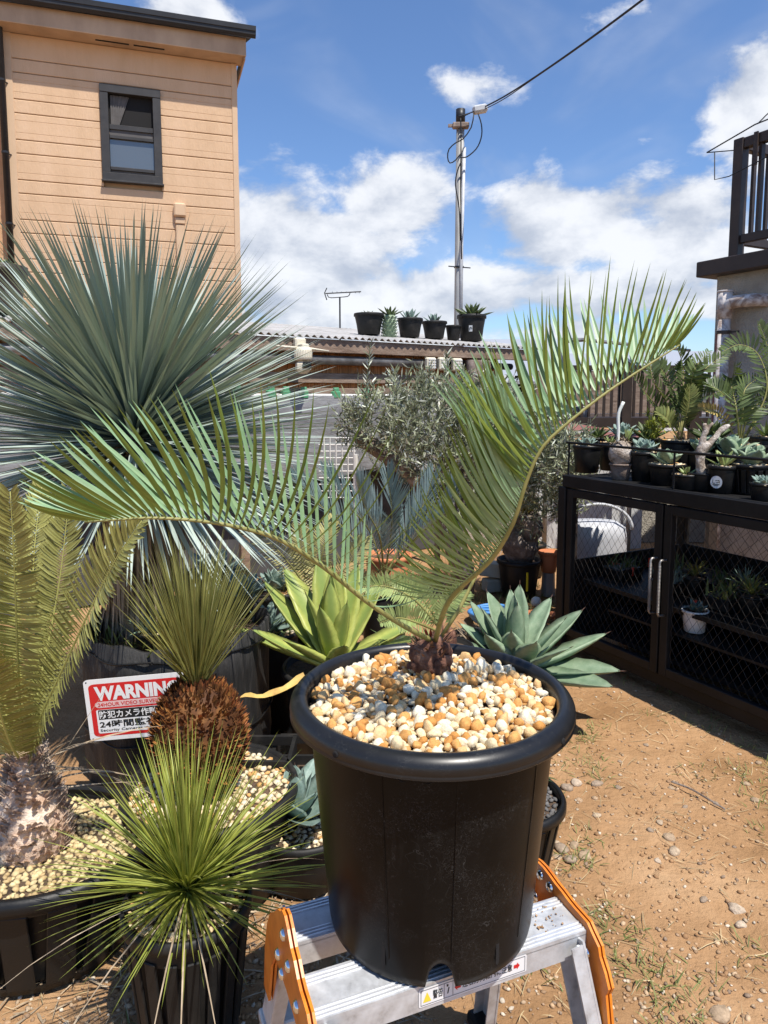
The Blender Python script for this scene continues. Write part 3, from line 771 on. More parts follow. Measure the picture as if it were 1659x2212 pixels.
# right frond: comes forward, then sweeps up and right
RC = [CTOP + Vector((.003, -.003, 0)), at_y(957, 1325, 1.130), at_y(985, 1278, 1.080), at_y(1058, 1212, 1.015), at_y(1108, 1130, 0.975), at_y(1136, 1042, 0.960), at_y(1172, 965, 0.955), at_y(1236, 905, 0.960), at_y(1318, 842, 0.975), at_y(1405, 785, 0.995), at_y(1468, 745, 1.010)]
UPR = [Vector((-.8, -.2, .5))] * 4 + [Vector((-.9, -.25, .45)), Vector((-.85, -.2, .6)), Vector((-.65, -.1, .8)), Vector((-.55, 0, 1)), Vector((-.5, 0, 1)), Vector((-.4, 0, 1)), Vector((-.4, 0, 1))]
frond(hero, RC, UPR, [
    dict(side=-1, n=48, s0=.17, s1=.52, w=.62, flip=-1, len=lin((.17, .12), (.24, .155), (.4, .15), (.52, .15)), a=lin((.17, d2(104)), (.26, d2(80)), (.36, d2(62)), (.45, d2(50)), (.52, d2(44))), b=lin((.18, d2(62)), (.5, d2(66))), cv=lambda s: (.24, .02, .0)),
    dict(side=1, n=48, s0=.17, s1=.52, w=.62, flip=-1, len=lin((.17, .11), (.24, .16), (.4, .16), (.52, .16)), a=lin((.17, d2(98)), (.26, d2(76)), (.36, d2(58)), (.45, d2(48)), (.52, d2(44))), b=lin((.18, d2(72)), (.5, d2(76))), cv=lambda s: (.24, .02, .0)),
    dict(side=1, n=40, s0=.50, s1=.99, w=.78, len=lin((.5, .165), (.68, .175), (.82, .142), (.93, .095), (1, .06)), a=lin((.5, d2(66)), (.6, d2(80)), (.75, d2(80)), (.88, d2(58)), (1, d2(14))), b=lin((.5, d2(62)), (1, d2(52))), tw=lin((.5, .5), (.8, .25), (1, 0)), cv=lambda s: (.24 if s < .78 else .24 - 1.3 * (s - .78), .10, -.08)),
    dict(side=-1, n=42, s0=.50, s1=.99, w=.8, len=lin((.5, .16), (.68, .168), (.82, .135), (.93, .095), (1, .06)), a=lin((.5, d2(68)), (.6, d2(74)), (.75, d2(70)), (.88, d2(50)), (1, d2(12))), b=lin((.5, d2(60)), (1, d2(50))), cv=lambda s: (.16 if s < .8 else .02, .10, -.05)),
])
# short old leaf stalk behind
mb = MB(); mb.tube([CTOP + Vector((.006, .012, -.01)), at_y(990, 1320, 1.230), at_y(1030, 1240, 1.250), at_y(1085, 1165, 1.270)], [.004, .0035, .003, .002], 6)
mb.build('leaf_stalk', m_rachis, hero, smooth=True)

# soil crumbs on the right end of the near tread
mb = MB(); rocks_into(mb, [lp(TL - R(.02, .10), R(.02, .075), .002) for k in range(38)], .0008, .0028); mb.build('soil_crumbs', m_crumb, ladder, kind='stuff')

# ================================================================== generic potted things
def lathe_pot(root, c, R0, R1, h, mtl=m_pot2, rim=.012, rimh=.02, n=36, slats=0, soil=m_mix, gravel=None, sx=1, sy=1, soil_z=None, name='pot', ribs=0):
    """c: centre of the bottom; R0 bottom radius, R1 top radius"""
    mb_ = MB(); c = Vector(c)
    if not slats:
        fn = None
        if ribs: fn = lambda a, r, z: (r * (1 + .012 * cos(a * ribs)) if z < h - rimh else r, z)
        mb_.lathe(c, [(R0 * .9, 0), (R0, .004), (R0 + (R1 - R0) * .5, h * .5), (R1, h - rimh), (R1 * .97, h - .005), (R0 * .93, .01), (.001, .01)], n if not ribs else n * 3, fn, sx=sx, sy=sy)
    else:
        mb_.lathe(c, [(R0 * .9, 0), (R0, .004), (R0 * 1.005, h * .08)], n, sx=sx, sy=sy)
        mb_.lathe(c, [(R1 * .97, h * .80), (R1, h - rimh), (R1 * .97, h - .005)], n, sx=sx, sy=sy)
        mb_.lathe(c, [(R0 * .86, .012), (R1 * .86, h * .8)], n, sx=sx, sy=sy)
    p_ = mb_.build(name, mtl, root, smooth=True)
    if slats:
        mt = None
        for k in range(slats):
            a = 2 * pi * (k + .5) / slats; wd = 2 * pi * R0 / slats * .74
            ex = Vector((-sin(a) * sx, cos(a) * sy, 0)).normalized()
            a_ = c + Vector((cos(a) * R0 * sx * .99, sin(a) * R0 * sy * .99, h * .06)); b_ = c + Vector((cos(a) * R1 * sx * .985, sin(a) * R1 * sy * .985, h * .83))
            mb_ = MB(); mb_.beam(a_, b_, wd, .007, up=ex.cross(b_ - a_), bevel=.002); mb_.build('slat', mtl, p_)
    mb_ = MB()
    mb_.lathe(c, [(R1 * .985, h - rimh), (R1 + rim, h - rimh * .9), (R1 + rim, h - rimh * .35), (R1 + rim * .6, h), (R1 - rim * .1, h), (R1 - rim * .3, h - rimh * .8)], n * 2 if n < 60 else n, sx=sx, sy=sy)
    mb_.build('rim', mtl, p_, smooth=True)
    sz = soil_z if soil_z is not None else h - rimh
    mb_ = MB(); mb_.lathe(c, [(R1 * .965, sz), (R1 * .5, sz + .004), (.001, sz + .006)], n, sx=sx, sy=sy)
    s_ = mb_.build('soil', soil, root, smooth=True)
    if gravel:
        mtl2, step, r0, r1 = gravel
        mb_ = MB(); pts_ = disc_pts((c.x, c.y, c.z + sz + .004), R1 * .95, step, .4, sx, sy); rocks_into(mb_, pts_, r0, r1)
        mb_.build('gravel', mtl2, root, smooth=True, kind='stuff')
    return p_

def agave_leaf_mesh(name, mtl, L=1, W=.28, teeth=True, curve=.12, segs=12, thick=.035, cup=.3, spine=True):
    """leaf along +X, upper side +Z, unit length"""
    mb_ = MB(); rows = []
    for i in range(segs + 1):
        t = i / segs
        w = W * .5 * (.62 + .9 * t - .2 * t * t) * max(0, 1 - t ** 2.6) ** .8 if t < 1 else .004
        w = max(w, .006)
        if teeth and i % 2 and 0.1 < t < .9: w += .009
        z = curve * t * t; th = thick * (1 - t) + .004
        rows.append([Vector((t * L, -w, z + cup * w)), Vector((t * L, -w * .45, z + cup * w * .3)), Vector((t * L, 0, z)), Vector((t * L, w * .45, z + cup * w * .3)), Vector((t * L, w, z + cup * w)),
                     Vector((t * L, w * .5, z - th * .75)), Vector((t * L, 0, z - th)), Vector((t * L, -w * .5, z - th * .75))])
    mb_.quadstrip(rows, True)
    if spine:
        nb = len(mb_.f)
        tip = Vector((L, 0, curve)); d = Vector((1, 0, curve * 1.6)).normalized()
        mb_.tube([tip - d * .02, tip + d * .015, tip + d * .055], [.0075, .005, .0006], 5, mi=1)
    me = bpy.data.meshes.new(name); me.from_pydata([tuple(v_) for v_ in mb_.v], [], mb_.f)
    me.materials.append(mtl); me.materials.append(m_spine); me.polygons.foreach_set('material_index', mb_.m)
    me.polygons.foreach_set('use_smooth', [True] * len(me.polygons)); me.update()
    return me
def leaf_matrix(p, az_, el_, scale, roll=0):
    return Matrix.Translation(p) @ Matrix.Rotation(az_, 4, 'Z') @ Matrix.Rotation(-el_, 4, 'Y') @ Matrix.Rotation(roll, 4, 'X') @ Matrix.Diagonal((scale[0], scale[1], scale[2], 1))
def agave(root, c, leaves, meshes, name='leaf'):
    """leaves: (azimuth deg, elevation deg, length, width factor)"""
    o0 = origin(root)
    for k, (a, e, L, wf) in enumerate(leaves):
        o = bpy.data.objects.new(name, meshes[k % len(meshes)]); COL.objects.link(o); o.parent = root
        o.matrix_local = leaf_matrix(Vector(c) - o0, radians(a), radians(e), (L, L * wf, L), radians(R(-12, 12)))
def rosette(n, L, e0, e1, a0=0, wf=1, jit=8, lv=.12):
    out = []
    for k in range(n):
        t = k / max(1, n - 1)
        out.append((a0 + k * 137.5 + R(-jit, jit), e0 + (e1 - e0) * t ** 1.1 + R(-5, 5), L * (1 - .35 * t) * R(1 - lv, 1 + lv), wf * R(.9, 1.1)))
    return out

# ================================================================== blue yucca
YB = at_y(290, 905, 2.70)
YG = Vector((YB.x, YB.y, 0))
yucca = thing('yucca', (YB.x, YB.y, .50), 'tall blue-grey yucca with a huge spiky round head in front of the beige house', 'yucca')
mb = MB(); mb.tube(cr([(YB.x + .02, YB.y, .42), (YB.x + .01, YB.y, .8), (YB.x, YB.y, 1.15), (YB.x, YB.y, YB.z + .02)], 10), [.085] * 8 + [.075, .06, .04], 12)
trunk = mb.build('trunk', m_dead, yucca, smooth=True)
mb = MB()
for k in range(520):
    a = R(0, 6.3); z = R(.62, YB.z - .06)
    p = Vector((YB.x + cos(a) * .08, YB.y + sin(a) * .08, z))
    mb.blade(p, (cos(a) * R(.15, .5), sin(a) * R(.15, .5), -1), R(.3, .55), R(.012, .02), up=(cos(a), sin(a), .3), bend=(-cos(a) * .2, -sin(a) * .2, 0), segs=3, twist=R(-.6, .6))
mb.build('dead_leaf_skirt', m_dead, trunk, kind='stuff')
def yl_mesh(k):
    m_ = MB(); m_.blade((0, 0, 0), (1, 0, 0), 1, .0255, up=(0, 0, 1), droop=(-.02, .0, .03, .05, .0, .02)[k % 6], bend=(0, R(-.03, .03), 0), segs=7, fold=.12, twist=R(-.5, .5),
                        prof=lambda t: (.55 + 1.3 * t if t < .35 else 1.0) * (1 - max(0, (t - .4) / .6) ** 1.5))
    me = bpy.data.meshes.new('yucca_leaf'); me.from_pydata([tuple(v_) for v_ in m_.v], [], m_.f); me.materials.append(m_yucca); me.update(); return me
YL = [yl_mesh(k) for k in range(10)]
dirs = []
N_Y = 1500
for k in range(N_Y):
    z = 1 - (k + .5) / N_Y * 1.5; a = k * 2.39996 + R(-.1, .1); e = math.asin(max(-1, min(1, z))) + R(-.05, .05)
    dirs.append((a, e))
# the 300 that show most: those facing the camera or standing above
def show(ae):
    a, e = ae; v_ = Vector((cos(e) * cos(a), cos(e) * sin(a), sin(e))); return -v_.y * .6 + max(0, sin(e)) * .9 + (.4 if abs(e) < .6 else 0) + R(0, .3)
dirs.sort(key=show, reverse=True)
rest = MB()
for k, (a, e) in enumerate(dirs):
    L = R(.69, .86) * (1.0 if e > -.1 else .92) * (1 - .1 * max(0, sin(e)) ** 4); v_ = Vector((cos(e) * cos(a), cos(e) * sin(a), sin(e)))
    p = YB + v_ * .035 + Vector((0, 0, -.10 * (1 - e) if e < .6 else R(-.03, 0)))
    # leaves coming straight at the camera are short of it
    if v_.y < -.75: L *= .8
    if e < .5: L *= .93
    if k < 300:
        o = bpy.data.objects.new('leaf', YL[k % 10]); COL.objects.link(o); o.parent = yucca
        o.matrix_local = leaf_matrix(p - origin(yucca), a, e, (L, L * R(.9, 1.25), L), R(-.5, .5))
    else:
        rest.blade(p, v_, L, .019, droop=R(-.02, .06) + (.12 if e < -.1 else 0), segs=5, fold=.12, twist=R(-.5, .5), prof=lambda t: (.55 + 1.3 * t if t < .35 else 1.0) * (1 - max(0, (t - .4) / .6) ** 1.5))
rest.build('inner_leaves', m_yucca, yucca, kind='stuff')

# ================================================================== round planter behind the sign
PLC = Vector((-.80, 2.68, 0))
planter = thing('round_planter', PLC, 'wide black sheet planter with a wavy upper edge behind the warning sign', 'planter')
def wavy(a, r, z):
    w = .012 * sin(a * 9) + .008 * sin(a * 17 + 1)
    return r + w * .6 + .006 * sin(z * 40) * 0, z + (w * .8 if z > .45 else 0)
mb = MB(); mb.lathe(PLC, [(.335, 0), (.345, .12), (.338, .25), (.34, .4), (.345, .55), (.335, .553), (.33, .5), (.33, .46)], 96, wavy)
mb.build('sheet_wall', m_felt, planter, smooth=True)
for z in (.20, .50):
    mb = MB(); mb.tube([PLC + Vector((cos(a) * (.349 + .006 * sin(a * 9)), sin(a) * (.349 + .006 * sin(a * 9)), z + .006 * sin(a * 7))) for a in [2 * pi * k / 64 for k in range(65)]], .004, 5)
    mb.build('tie_wire', m_pot, planter, smooth=True)
mb = MB(); mb.lathe(PLC, [(.332, .47), (.2, .485), (.001, .49)], 40); mb.build('soil', m_mix, planter, smooth=True)
mb = MB()
for k in range(170):
    a = R(3.3, 6.2); r = R(.12, .31); p = PLC + Vector((cos(a) * r, sin(a) * r, .48))
    mb.blade(p, (R(-.6, .6), R(-.6, .2), 1), R(.06, .17), R(.006, .014), droop=R(.1, .6), segs=3)
mb.build('weeds', m_weed, planter, kind='stuff')
# two small nursery pots on the planter soil
for k, (x, y, Y, r) in enumerate(((330, 1420, 2.50, .060), (395, 1428, 2.52, .055))):
    c = at_y(x, y, Y); c.z = .49
    t = thing('nursery_pot', c, ('small black nursery pot with pale gravel and sprouts above the word on the sign', 'small black nursery pot tucked beside the olive spiky tuft')[k], 'pot')
    lathe_pot(t, c, r * .8, r, .075, m_pot, .004, .01, 20, gravel=(m_grav_y, .014, .005, .008))
    mb = MB()
    for j in range(16): mb.blade(c + Vector((R(-.03, .03), R(-.03, .03), .07)), (R(-1, 1), R(-1, .5), R(.5, 1.5)), R(.06, .12), R(.012, .022), droop=.3, segs=4)
    mb.build('leaves', (m_ag_b, m_weed)[k], t, kind='stuff')

# ================================================================== warning sign
SP = at_y(196, 1602, 2.295); SQ = at_y(194, 1470, 2.30); SR = at_y(397, 1452, 2.295)
sx_ = (SR - SQ).normalized(); sz_ = (SQ - SP).normalized(); sz_ = (sz_ - sx_ * sz_.dot(sx_)).normalized(); sn_ = sx_.cross(sz_)
SWd = (SR - SQ).length * 1.07; SHt = (SQ - SP).length
sign = thing('warning_sign', SP + sx_ * SWd / 2, 'red and white video surveillance warning sign on the black round planter', 'sign')
def spl(d): return lambda x, z: SP + sx_ * x * SWd + sz_ * z * SHt + sn_ * d
mb = MB(); fr_ = rrect(0, 1, 0, 1, .05, spl(0)); bk = rrect(0, 1, 0, 1, .05, spl(-.0025)); mb.poly(fr_); mb.poly(bk[::-1])
for i in range(len(fr_)): j = (i + 1) % len(fr_); mb.poly([fr_[i], bk[i], bk[j], fr_[j]])
mb.build('plate', m_sign_w, sign)
mb = MB(); mb.poly(rrect(.045, .965, .07, .925, .06, spl(.0006))); mb.build('red_panel', m_sign_r, sign)
mb = MB(); mb.poly(rrect(.095, .925, .12, .505, .02, spl(.0011))); mb.build('white_panel', m_sign_w, sign)
mb = MB(); mb.poly(rrect(.09, .93, .535, .635, .048, spl(.0011))); mb.build('pink_band', m_sign_p, sign)
mb = MB(); mb.poly(rrect(.115, .79, .345, .50, .005, spl(.0016))); mb.build('black_band', m_sign_k, sign)
text_mb('WARNING', .10, .945, .65, .885, spl(.0016), .05).build('lettering', m_sign_w, sign)
text_mb('24HOUR VIDEO SURVEILLANCE', .12, .91, .555, .615, spl(.0017), .012).build('lettering', m_sign_r, sign)
text_mb('防犯カメラ作動中', .125, .78, .36, .485, spl(.0022), .018).build('lettering', m_sign_w, sign)
text_mb('24時間監視中', .115, .80, .205, .325, spl(.0017), .025).build('lettering', m_sign_k, sign)
text_mb('Security Cameras in Operation', .115, .86, .135, .19, spl(.0017), .01).build('lettering', m_sign_k, sign)
for x, z in ((.03, .04), (.97, .04), (.03, .96), (.97, .96)):
    mb = MB(); mb.poly([spl(.0008)(x + .008 * cos(a), z + .012 * sin(a)) for a in [k * pi / 4 for k in range(8)]]); mb.build('screw_hole', m_dark, sign)

# ================================================================== olive cycad, left edge
DC = Vector((-.90, 1.72, 0))
dioon = thing('potted_cycad', (DC.x, DC.y, 0), 'olive-green cycad with a peeling brown trunk in an oval tub at the left edge', 'potted plant')
lathe_pot(dioon, DC, .225, .285, .285, m_pot, .022, .04, 40, slats=16, soil=m_mix, gravel=(m_grav_y, .017, .0065, .0105), soil_z=.255, sx=1.0, sy=.82)
DT = at_y(52, 1655, 1.74)
mb = MB(); DBc = at_y(58, 1790, 1.70)
prof = [(.08, .23), (.092, .27), (.092, .32), (.082, .36), (.066, .40), (.05, .44), (.038, .49), (.03, .53)]
mb.lathe((DBc.x, 1.72, 0), prof, 30, lambda a, r, z: (r * (1 + .14 * mnoise.noise(Vector((cos(a) * 2, sin(a) * 2, z * 12))) + .06 * mnoise.noise(Vector((cos(a) * 7, sin(a) * 7, z * 40)))), z))
db = mb.build('trunk', m_bark, dioon, smooth=True)
mb = MB()
for k in range(900):
    z = R(.25, .51); q = [i for i in range(len(prof) - 1) if prof[i][1] <= z <= prof[i + 1][1]][0]
    t_ = (z - prof[q][1]) / (prof[q + 1][1] - prof[q][1]); r = prof[q][0] + (prof[q + 1][0] - prof[q][0]) * t_; a = R(0, 6.3)
    mb.blade(Vector((DBc.x + cos(a) * r * .97, 1.72 + sin(a) * r * .97, z)), (cos(a) * .45, sin(a) * .45, R(.5, 1)), R(.014, .030), R(.010, .020), up=(cos(a), sin(a), .1), bend=(cos(a) * R(0, .5), sin(a) * R(0, .5), 0), segs=3, twist=R(-.25, .25))
mb.build('bark_scales', m_bark, db, kind='stuff')
mb = MB()
for k in range(13):
    a = R(-1.4, .6); p = Vector((DBc.x + cos(a) * .05, 1.72 + sin(a) * .05, R(.42, .5)))
    mb.blade(p, (R(.4, 1), R(-.5, .3), R(-.1, .9)), R(.12, .34), R(.006, .012), droop=R(0, .4), segs=4)
mb.build('dry_stalks', m_dead, dioon, kind='stuff')
def dioon_frond(pts, ups, L=.085, n=92, wd=.0085, b=22, root=dioon, mats=(m_dioon_st, m_dioon), r0=.004, s0=.06, a0=72, a1=58, segs=3, r1=.001, bs=None):
    return frond(root, pts, ups, [dict(side=sd_, n=n, s0=s0, s1=.995, len=lin((0, L * .35), (.25, L * .9), (.5, L), (.8, L * .85), (1, L * .35)), a=lin((0, d2(a0 + 6)), (.5, d2(a0)), (1, d2(a1 * .7))), b=lin((0, d2(b)), (1, d2(b))), cv=lambda s: (.08, -.06, 0)) for sd_ in (-1, 1)],
                 wd=wd, r0=r0, r1=r1, mats=mats, segs=segs, joined=True)
fw = Vector((.1, -1, .25))
dioon_frond([DT, at_y(42, 1500, 1.66), at_y(36, 1352, 1.58), at_y(30, 1207, 1.52), at_y(22, 1062, 1.48)], [fw] * 5)
dioon_frond([DT, at_y(60, 1480, 1.78), at_y(68, 1340, 1.80), at_y(74, 1190, 1.82), at_y(90, 1052, 1.85)], [Vector((.3, -1, .2))] * 5)
dioon_frond([DT, at_y(85, 1480, 1.76), at_y(112, 1350, 1.78), at_y(133, 1222, 1.78), at_y(150, 1062, 1.78)], [Vector((.0, -1, .2))] * 5)
dioon_frond([DT, at_y(87, 1552, 1.68), at_y(145, 1425, 1.62), at_y(204, 1298, 1.55), at_y(251, 1207, 1.50), at_y(306, 1125, 1.46)], [Vector((-.55, -.85, .25))] * 6, L=.095, n=100, a0=80, wd=.009)
dioon_frond([DT, at_y(5, 1520, 1.75), at_y(-50, 1380, 1.75), at_y(-110, 1230, 1.78)], [fw] * 4)
dioon_frond([DT, at_y(20, 1600, 1.6), at_y(-20, 1480, 1.45), at_y(-70, 1400, 1.3)], [Vector((.2, -.4, .9))] * 4)

# ================================================================== spiny-trunk grass tree
XT = at_y(427, 1600, 1.93)
xan = thing('grass_tree', (XT.x, 1.95, 0), 'squat orange-brown spiny trunk topped by an olive tuft of stiff thin leaves', 'grass tree')
lathe_pot(xan, (XT.x + .03, 1.95, 0), .19, .235, .30, m_pot2, .016, .03, 36, gravel=(m_stone_s, .02, .008, .013), soil_z=.275)
ec = Vector((XT.x, 1.95, XT.z)); ra, rz_ = .132, .175
mb = MB(); lump(mb, ec, ra * .93, ra * .93, rz_ * .95, 20, 14, .05)
xb = mb.build('trunk', m_spiny, xan, smooth=True)
mb = MB()
for k in range(2600):
    u_ = R(-.75, 1); a = R(0, 6.3); s_ = sqrt(1 - u_ * u_); d = Vector((cos(a) * s_, sin(a) * s_, u_)); p = ec + Vector((d.x * ra * .95, d.y * ra * .95, d.z * rz_ * .97))
    mb.blade(p, d + Vector((0, 0, R(.25, .8))) + rv(.25), R(.012, .028), R(.008, .015), up=d, segs=2, twist=R(-.3, .3))
mb.build('leaf_bases', m_spiny, xb, kind='stuff')
mb = MB(); top = ec + Vector((-.005, 0, rz_ * .96))
for k in range(420):
    a = R(0, 6.3); sp_ = abs(random.gauss(0, .34)) + .02; L = R(.30, .46) * (1 - .2 * min(1, sp_))
    d = Vector((cos(a) * sp_, sin(a) * sp_, 1)); mb.blade(top + Vector((cos(a) * .018, sin(a) * .018, R(-.02, .02))), d, L, R(.0038, .0055), droop=R(-.02, .10) * (sp_ + .2), bend=(cos(a) * R(.0, .10), sin(a) * R(0, .10), 0), segs=5, twist=R(-1.5, 1.5))
mb.build('leaf_tuft', m_grass2, xan, kind='stuff')

# ================================================================== green spiky plant, front
FP = Vector((at_y(408, 2050, 1.46).x, 1.46, 0))
das = thing('potted_spiky_grass_plant', FP, 'bright green plant with hundreds of narrow arching leaves in a small slatted black pot', 'potted plant')
lathe_pot(das, FP, .105, .132, .315, m_pot2, .010, .03, 36, slats=18, gravel=(m_stone_s, .014, .005, .009), soil_z=.285)
mb = MB(); fo = FP + Vector((0, 0, .33))
for k in range(430):
    t = (k + .5) / 430; e = radians(85 - 92 * t ** 1.15 + R(-8, 8)); a = k * 2.39996 + R(-.2, .2)
    d = Vector((cos(e) * cos(a), cos(e) * sin(a), sin(e))); L = R(.25, .39) * (1 if e > .1 else .95)
    if d.y < -.55 and e > -.2: L *= .72
    mb.blade(fo + d * R(.0, .022) + rv(.008), d, L, R(.0052, .0078), droop=R(.05, .2) * (1 if e < .9 else .2), bend=rv(.035), segs=6, twist=R(-.6, .6), fold=.3, prof=lambda t: (1 - t ** 1.6) * .9 + .08)
mb.build('leaves', m_grass1, das, kind='stuff')
mb = MB()
for k in range(14):
    a = R(0, 6.3); mb.blade(fo, (cos(a), sin(a), R(-.3, .2)), R(.4, .5), .004, droop=R(.2, .5), segs=6)
mb.build('dry_leaves', m_dead, das, kind='stuff')

# ================================================================== agaves behind the big pot
AGY = [agave_leaf_mesh('agave_leaf', m_ag_y, W=.30, curve=c_, cup=.35) for c_ in (.05, .12, -.02)]
AGB = [agave_leaf_mesh('agave_leaf', m_ag_b, W=.34, curve=c_, cup=.42) for c_ in (.06, .14, 0)]
AGD = [agave_leaf_mesh('agave_leaf', m_ag_d, W=.40, curve=c_, cup=.35) for c_ in (.1, .2)]
c = at_y(722, 1430, 2.62); ya = thing('potted_agave', (c.x, c.y, 0), 'yellow-green agave with broad leaves just left behind the big pot rim', 'potted plant')
lathe_pot(ya, (c.x, c.y, 0), .15, .19, c.z - .01, m_pot2, .012, .025, 32)
agave(ya, c + Vector((0, 0, -.02)), [(172, 16, .42, .75), (158, 38, .43, .9), (140, 52, .44, 1), (118, 66, .42, 1), (100, 74, .38, .9), (78, 72, .36, .9), (60, 62, .40, 1), (38, 46, .40, 1), (12, 26, .40, .9), (250, 62, .30, 1.0), (262, 78, .34, .9), (285, 40, .24, 1.2), (225, 32, .28, 1.1), (200, 24, .36, .9), (320, 34, .30, 1.1), (345, 20, .42, .8), (90, 84, .36, .7), (215, 70, .33, .8), (300, 66, .30, .9)], AGY)
mb = MB(); wl = cr([at_y(660, 1462, 2.42), at_y(615, 1490, 2.36), at_y(570, 1506, 2.30), at_y(530, 1504, 2.26), at_y(505, 1512, 2.24)], 12); rows = []
for i_, q_ in enumerate(wl):
    w_ = .012 * (1 - (i_ / 12) ** 1.7) + .0015; tg = (wl[min(12, i_ + 1)] - wl[max(0, i_ - 1)]).normalized(); sv = tg.cross(Vector((0, -.7, .7))).normalized()
    rows.append([q_ - sv * w_ + Vector((0, 0, w_ * .7)), q_ - Vector((0, 0, .002)), q_ + sv * w_ + Vector((0, 0, w_ * .5 + .004 * sin(i_ * 1.7)))])
mb.quadstrip(rows); mb.build('withered_leaf', m_ginger, ya, smooth=True)
c = at_y(1112, 1436, 3.05); ba = thing('agave', (c.x, c.y, 0), 'grey-green agave with toothed pointed leaves right behind the big pot', 'agave')
lathe_pot(ba, (c.x, c.y, 0), .15, .19, max(.12, c.z - .02), m_pot2, .012, .025, 32)
agave(ba, c + Vector((0, 0, -.03)), [(168, 36, .32, 1), (148, 44, .36, 1), (125, 60, .37, 1), (100, 74, .36, .9), (72, 64, .38, .9), (45, 44, .40, 1), (22, 30, .43, 1.05), (2, 14, .44, 1.1), (-20, 8, .45, 1.1), (-40, 3, .45, 1.1), (250, 50, .27, 1.4), (285, 46, .28, 1.4), (312, 30, .34, 1.3), (220, 40, .28, 1.3), (195, 30, .32, 1), (265, 76, .33, .8), (80, 84, .35, .7), (180, 62, .33, .9), (335, 48, .34, 1.0)], AGB)
c = at_y(640, 1730, 1.98); da = thing('potted_agave', (c.x, c.y, 0), 'small bluish agave rosette low between the spiky plants and the big pot', 'potted plant')
lathe_pot(da, (c.x + .02, c.y, 0), .12, .15, max(.16, c.z - .05), m_pot2, .012, .025, 32, gravel=(m_stone_s, .017, .006, .01))
agave(da, c + Vector((0, 0, -.05)), rosette(20, .19, 12, 78, 20, 1.25), AGD)

# dark-gravel pot right behind the ladder
c = Vector((.375, 2.02, 0)); t = thing('gravel_pot', c, 'black pot of dark gravel on the ground right of the big pot', 'pot')
lathe_pot(t, c, .12, .155, .225, m_pot, .014, .03, 36, gravel=(m_grav_d, .018, .007, .011), soil_z=.195, slats=20)
mb = MB()
for j in range(22): mb.blade(c + Vector((.1 + R(-.03, .03), .12 + R(-.03, .03), .2)), (R(-.4, .8), R(-1, 1), R(.3, 1)), R(.05, .1), R(.008, .014), droop=.4, segs=3)
mb.build('weeds', m_dkgreen, t, kind='stuff')
# crates and boxes in the dark gap left of the pot
for k, (x, y, Y, w, h, lab) in enumerate(((575, 1560, 2.15, .16, .30, 'black slatted crate in the dark gap left of the big pot'), (640, 1590, 2.25, .14, .26, 'black nursery crate behind the bluish agave rosette'))):
    c = at_y(x, y, Y); c.z = 0; t = thing('crate', c, lab, 'crate')
    mb = MB()
    for q in (-1, 1):
        mb.box(c + Vector((q * w / 2, 0, h / 2)), (.012, w, h)); mb.box(c + Vector((0, q * w / 2, h - .015)), (w - .014, .012, .03)); mb.box(c + Vector((0, q * w / 2, .02)), (w - .014, .012, .04))
    mb.box(c + Vector((0, 0, .008)), (w - .014, w - .014, .012)); mb.build('frame', m_pot2, t)
    for j in range(5):
        mb = MB(); mb.box(c + Vector((-w / 2 + w * (j + 1) / 6, -w / 2, h / 2)), (.012, .008, h - .08)); mb.build('slat', m_pot2, t)
    mb = MB(); mb.box(c + Vector((0, 0, h * .42)), (w - .02, w - .02, h * .6)); mb.build('soil', m_mix, t)

# dark nursery pots crowded behind the round planter and the agaves
for k, (x, y, Y, r, h, lab, ml) in enumerate(((575, 1400, 2.95, .14, .42, 'tall black nursery pot with silvery leaves right of the round planter', 0), (520, 1330, 3.2, .15, .5, 'tall black pot of blue-grey rosettes behind the olive tuft', 1), (600, 1330, 3.5, .16, .45, 'black pot with brown bark mulch behind the yellow-green agave', 2), (860, 1400, 2.9, .13, .36, 'brown-black glazed pot just behind the big pot rim', 3), (1030, 1400, 3.2, .12, .3, 'black pot of dark crumbly soil between the two agaves', 4), (470, 1300, 3.4, .15, .55, 'tall dark pot of grey foliage behind the grass tree', 1))):
    c = at_y(x, y, Y); c.z = 0; t = thing('nursery_pot', c, lab, 'pot'); lathe_pot(t, c, r * .8, r, h, m_pot2, .01, .02, 28, gravel=(m_stone_s, .024, .008, .013) if ml in (0, 2) else None)
    if ml in (0, 1, 2): agave(t, c + Vector((0, 0, h - .02)), rosette(18, .17, 10, 70, k * 40, 1.0), AGD)
    mb = MB()
    for j in range(60): mb.blade(c + Vector((R(-.1, .1), R(-.1, .1), h - .02)), (R(-1, 1), R(-1, 1), R(.3, 1.3)), R(.05, .14), R(.008, .016), droop=R(.1, .5), segs=3)
    mb.build('sprouts', (m_dkgreen, m_ag_d, m_weed, m_dkgreen, m_dead, m_ag_d)[k], t, kind='stuff')

# ================================================================== plant bench with mesh doors, right
FA = Vector((1.03, 3.725, 0)); FD = Vector((.471, -.882, 0)); FN = Vector((.882, .471, 0))   # along towards the camera; away to the right
def fp(s_, d=0, z=0): return FA + FD * s_ + FN * d + Vector((0, 0, z))
def bxy(x, y, d):
    """bench coordinate s under image column x at depth d behind the front"""
    p = on_plane(x, y, FA + FN * d, FN); return (p - FA).dot(FD), p.z
BH = .985
bench = thing('plant_bench', fp(.5, .4), 'black steel plant bench with wire mesh doors along the dirt path', 'plant bench')
S0, S1, DEP = -.10, 2.6, .95
mb = MB(); mb.beam(fp(S0, 0, BH - .0325), fp(S1, 0, BH - .0325), .05, .065, bevel=.004); mb.build('top_beam', m_black_steel, bench)
mb = MB(); mb.beam(fp(S0, .03, .075), fp(S1, .03, .075), .05, .06, bevel=.004); mb.build('bottom_beam', m_black_steel, bench)
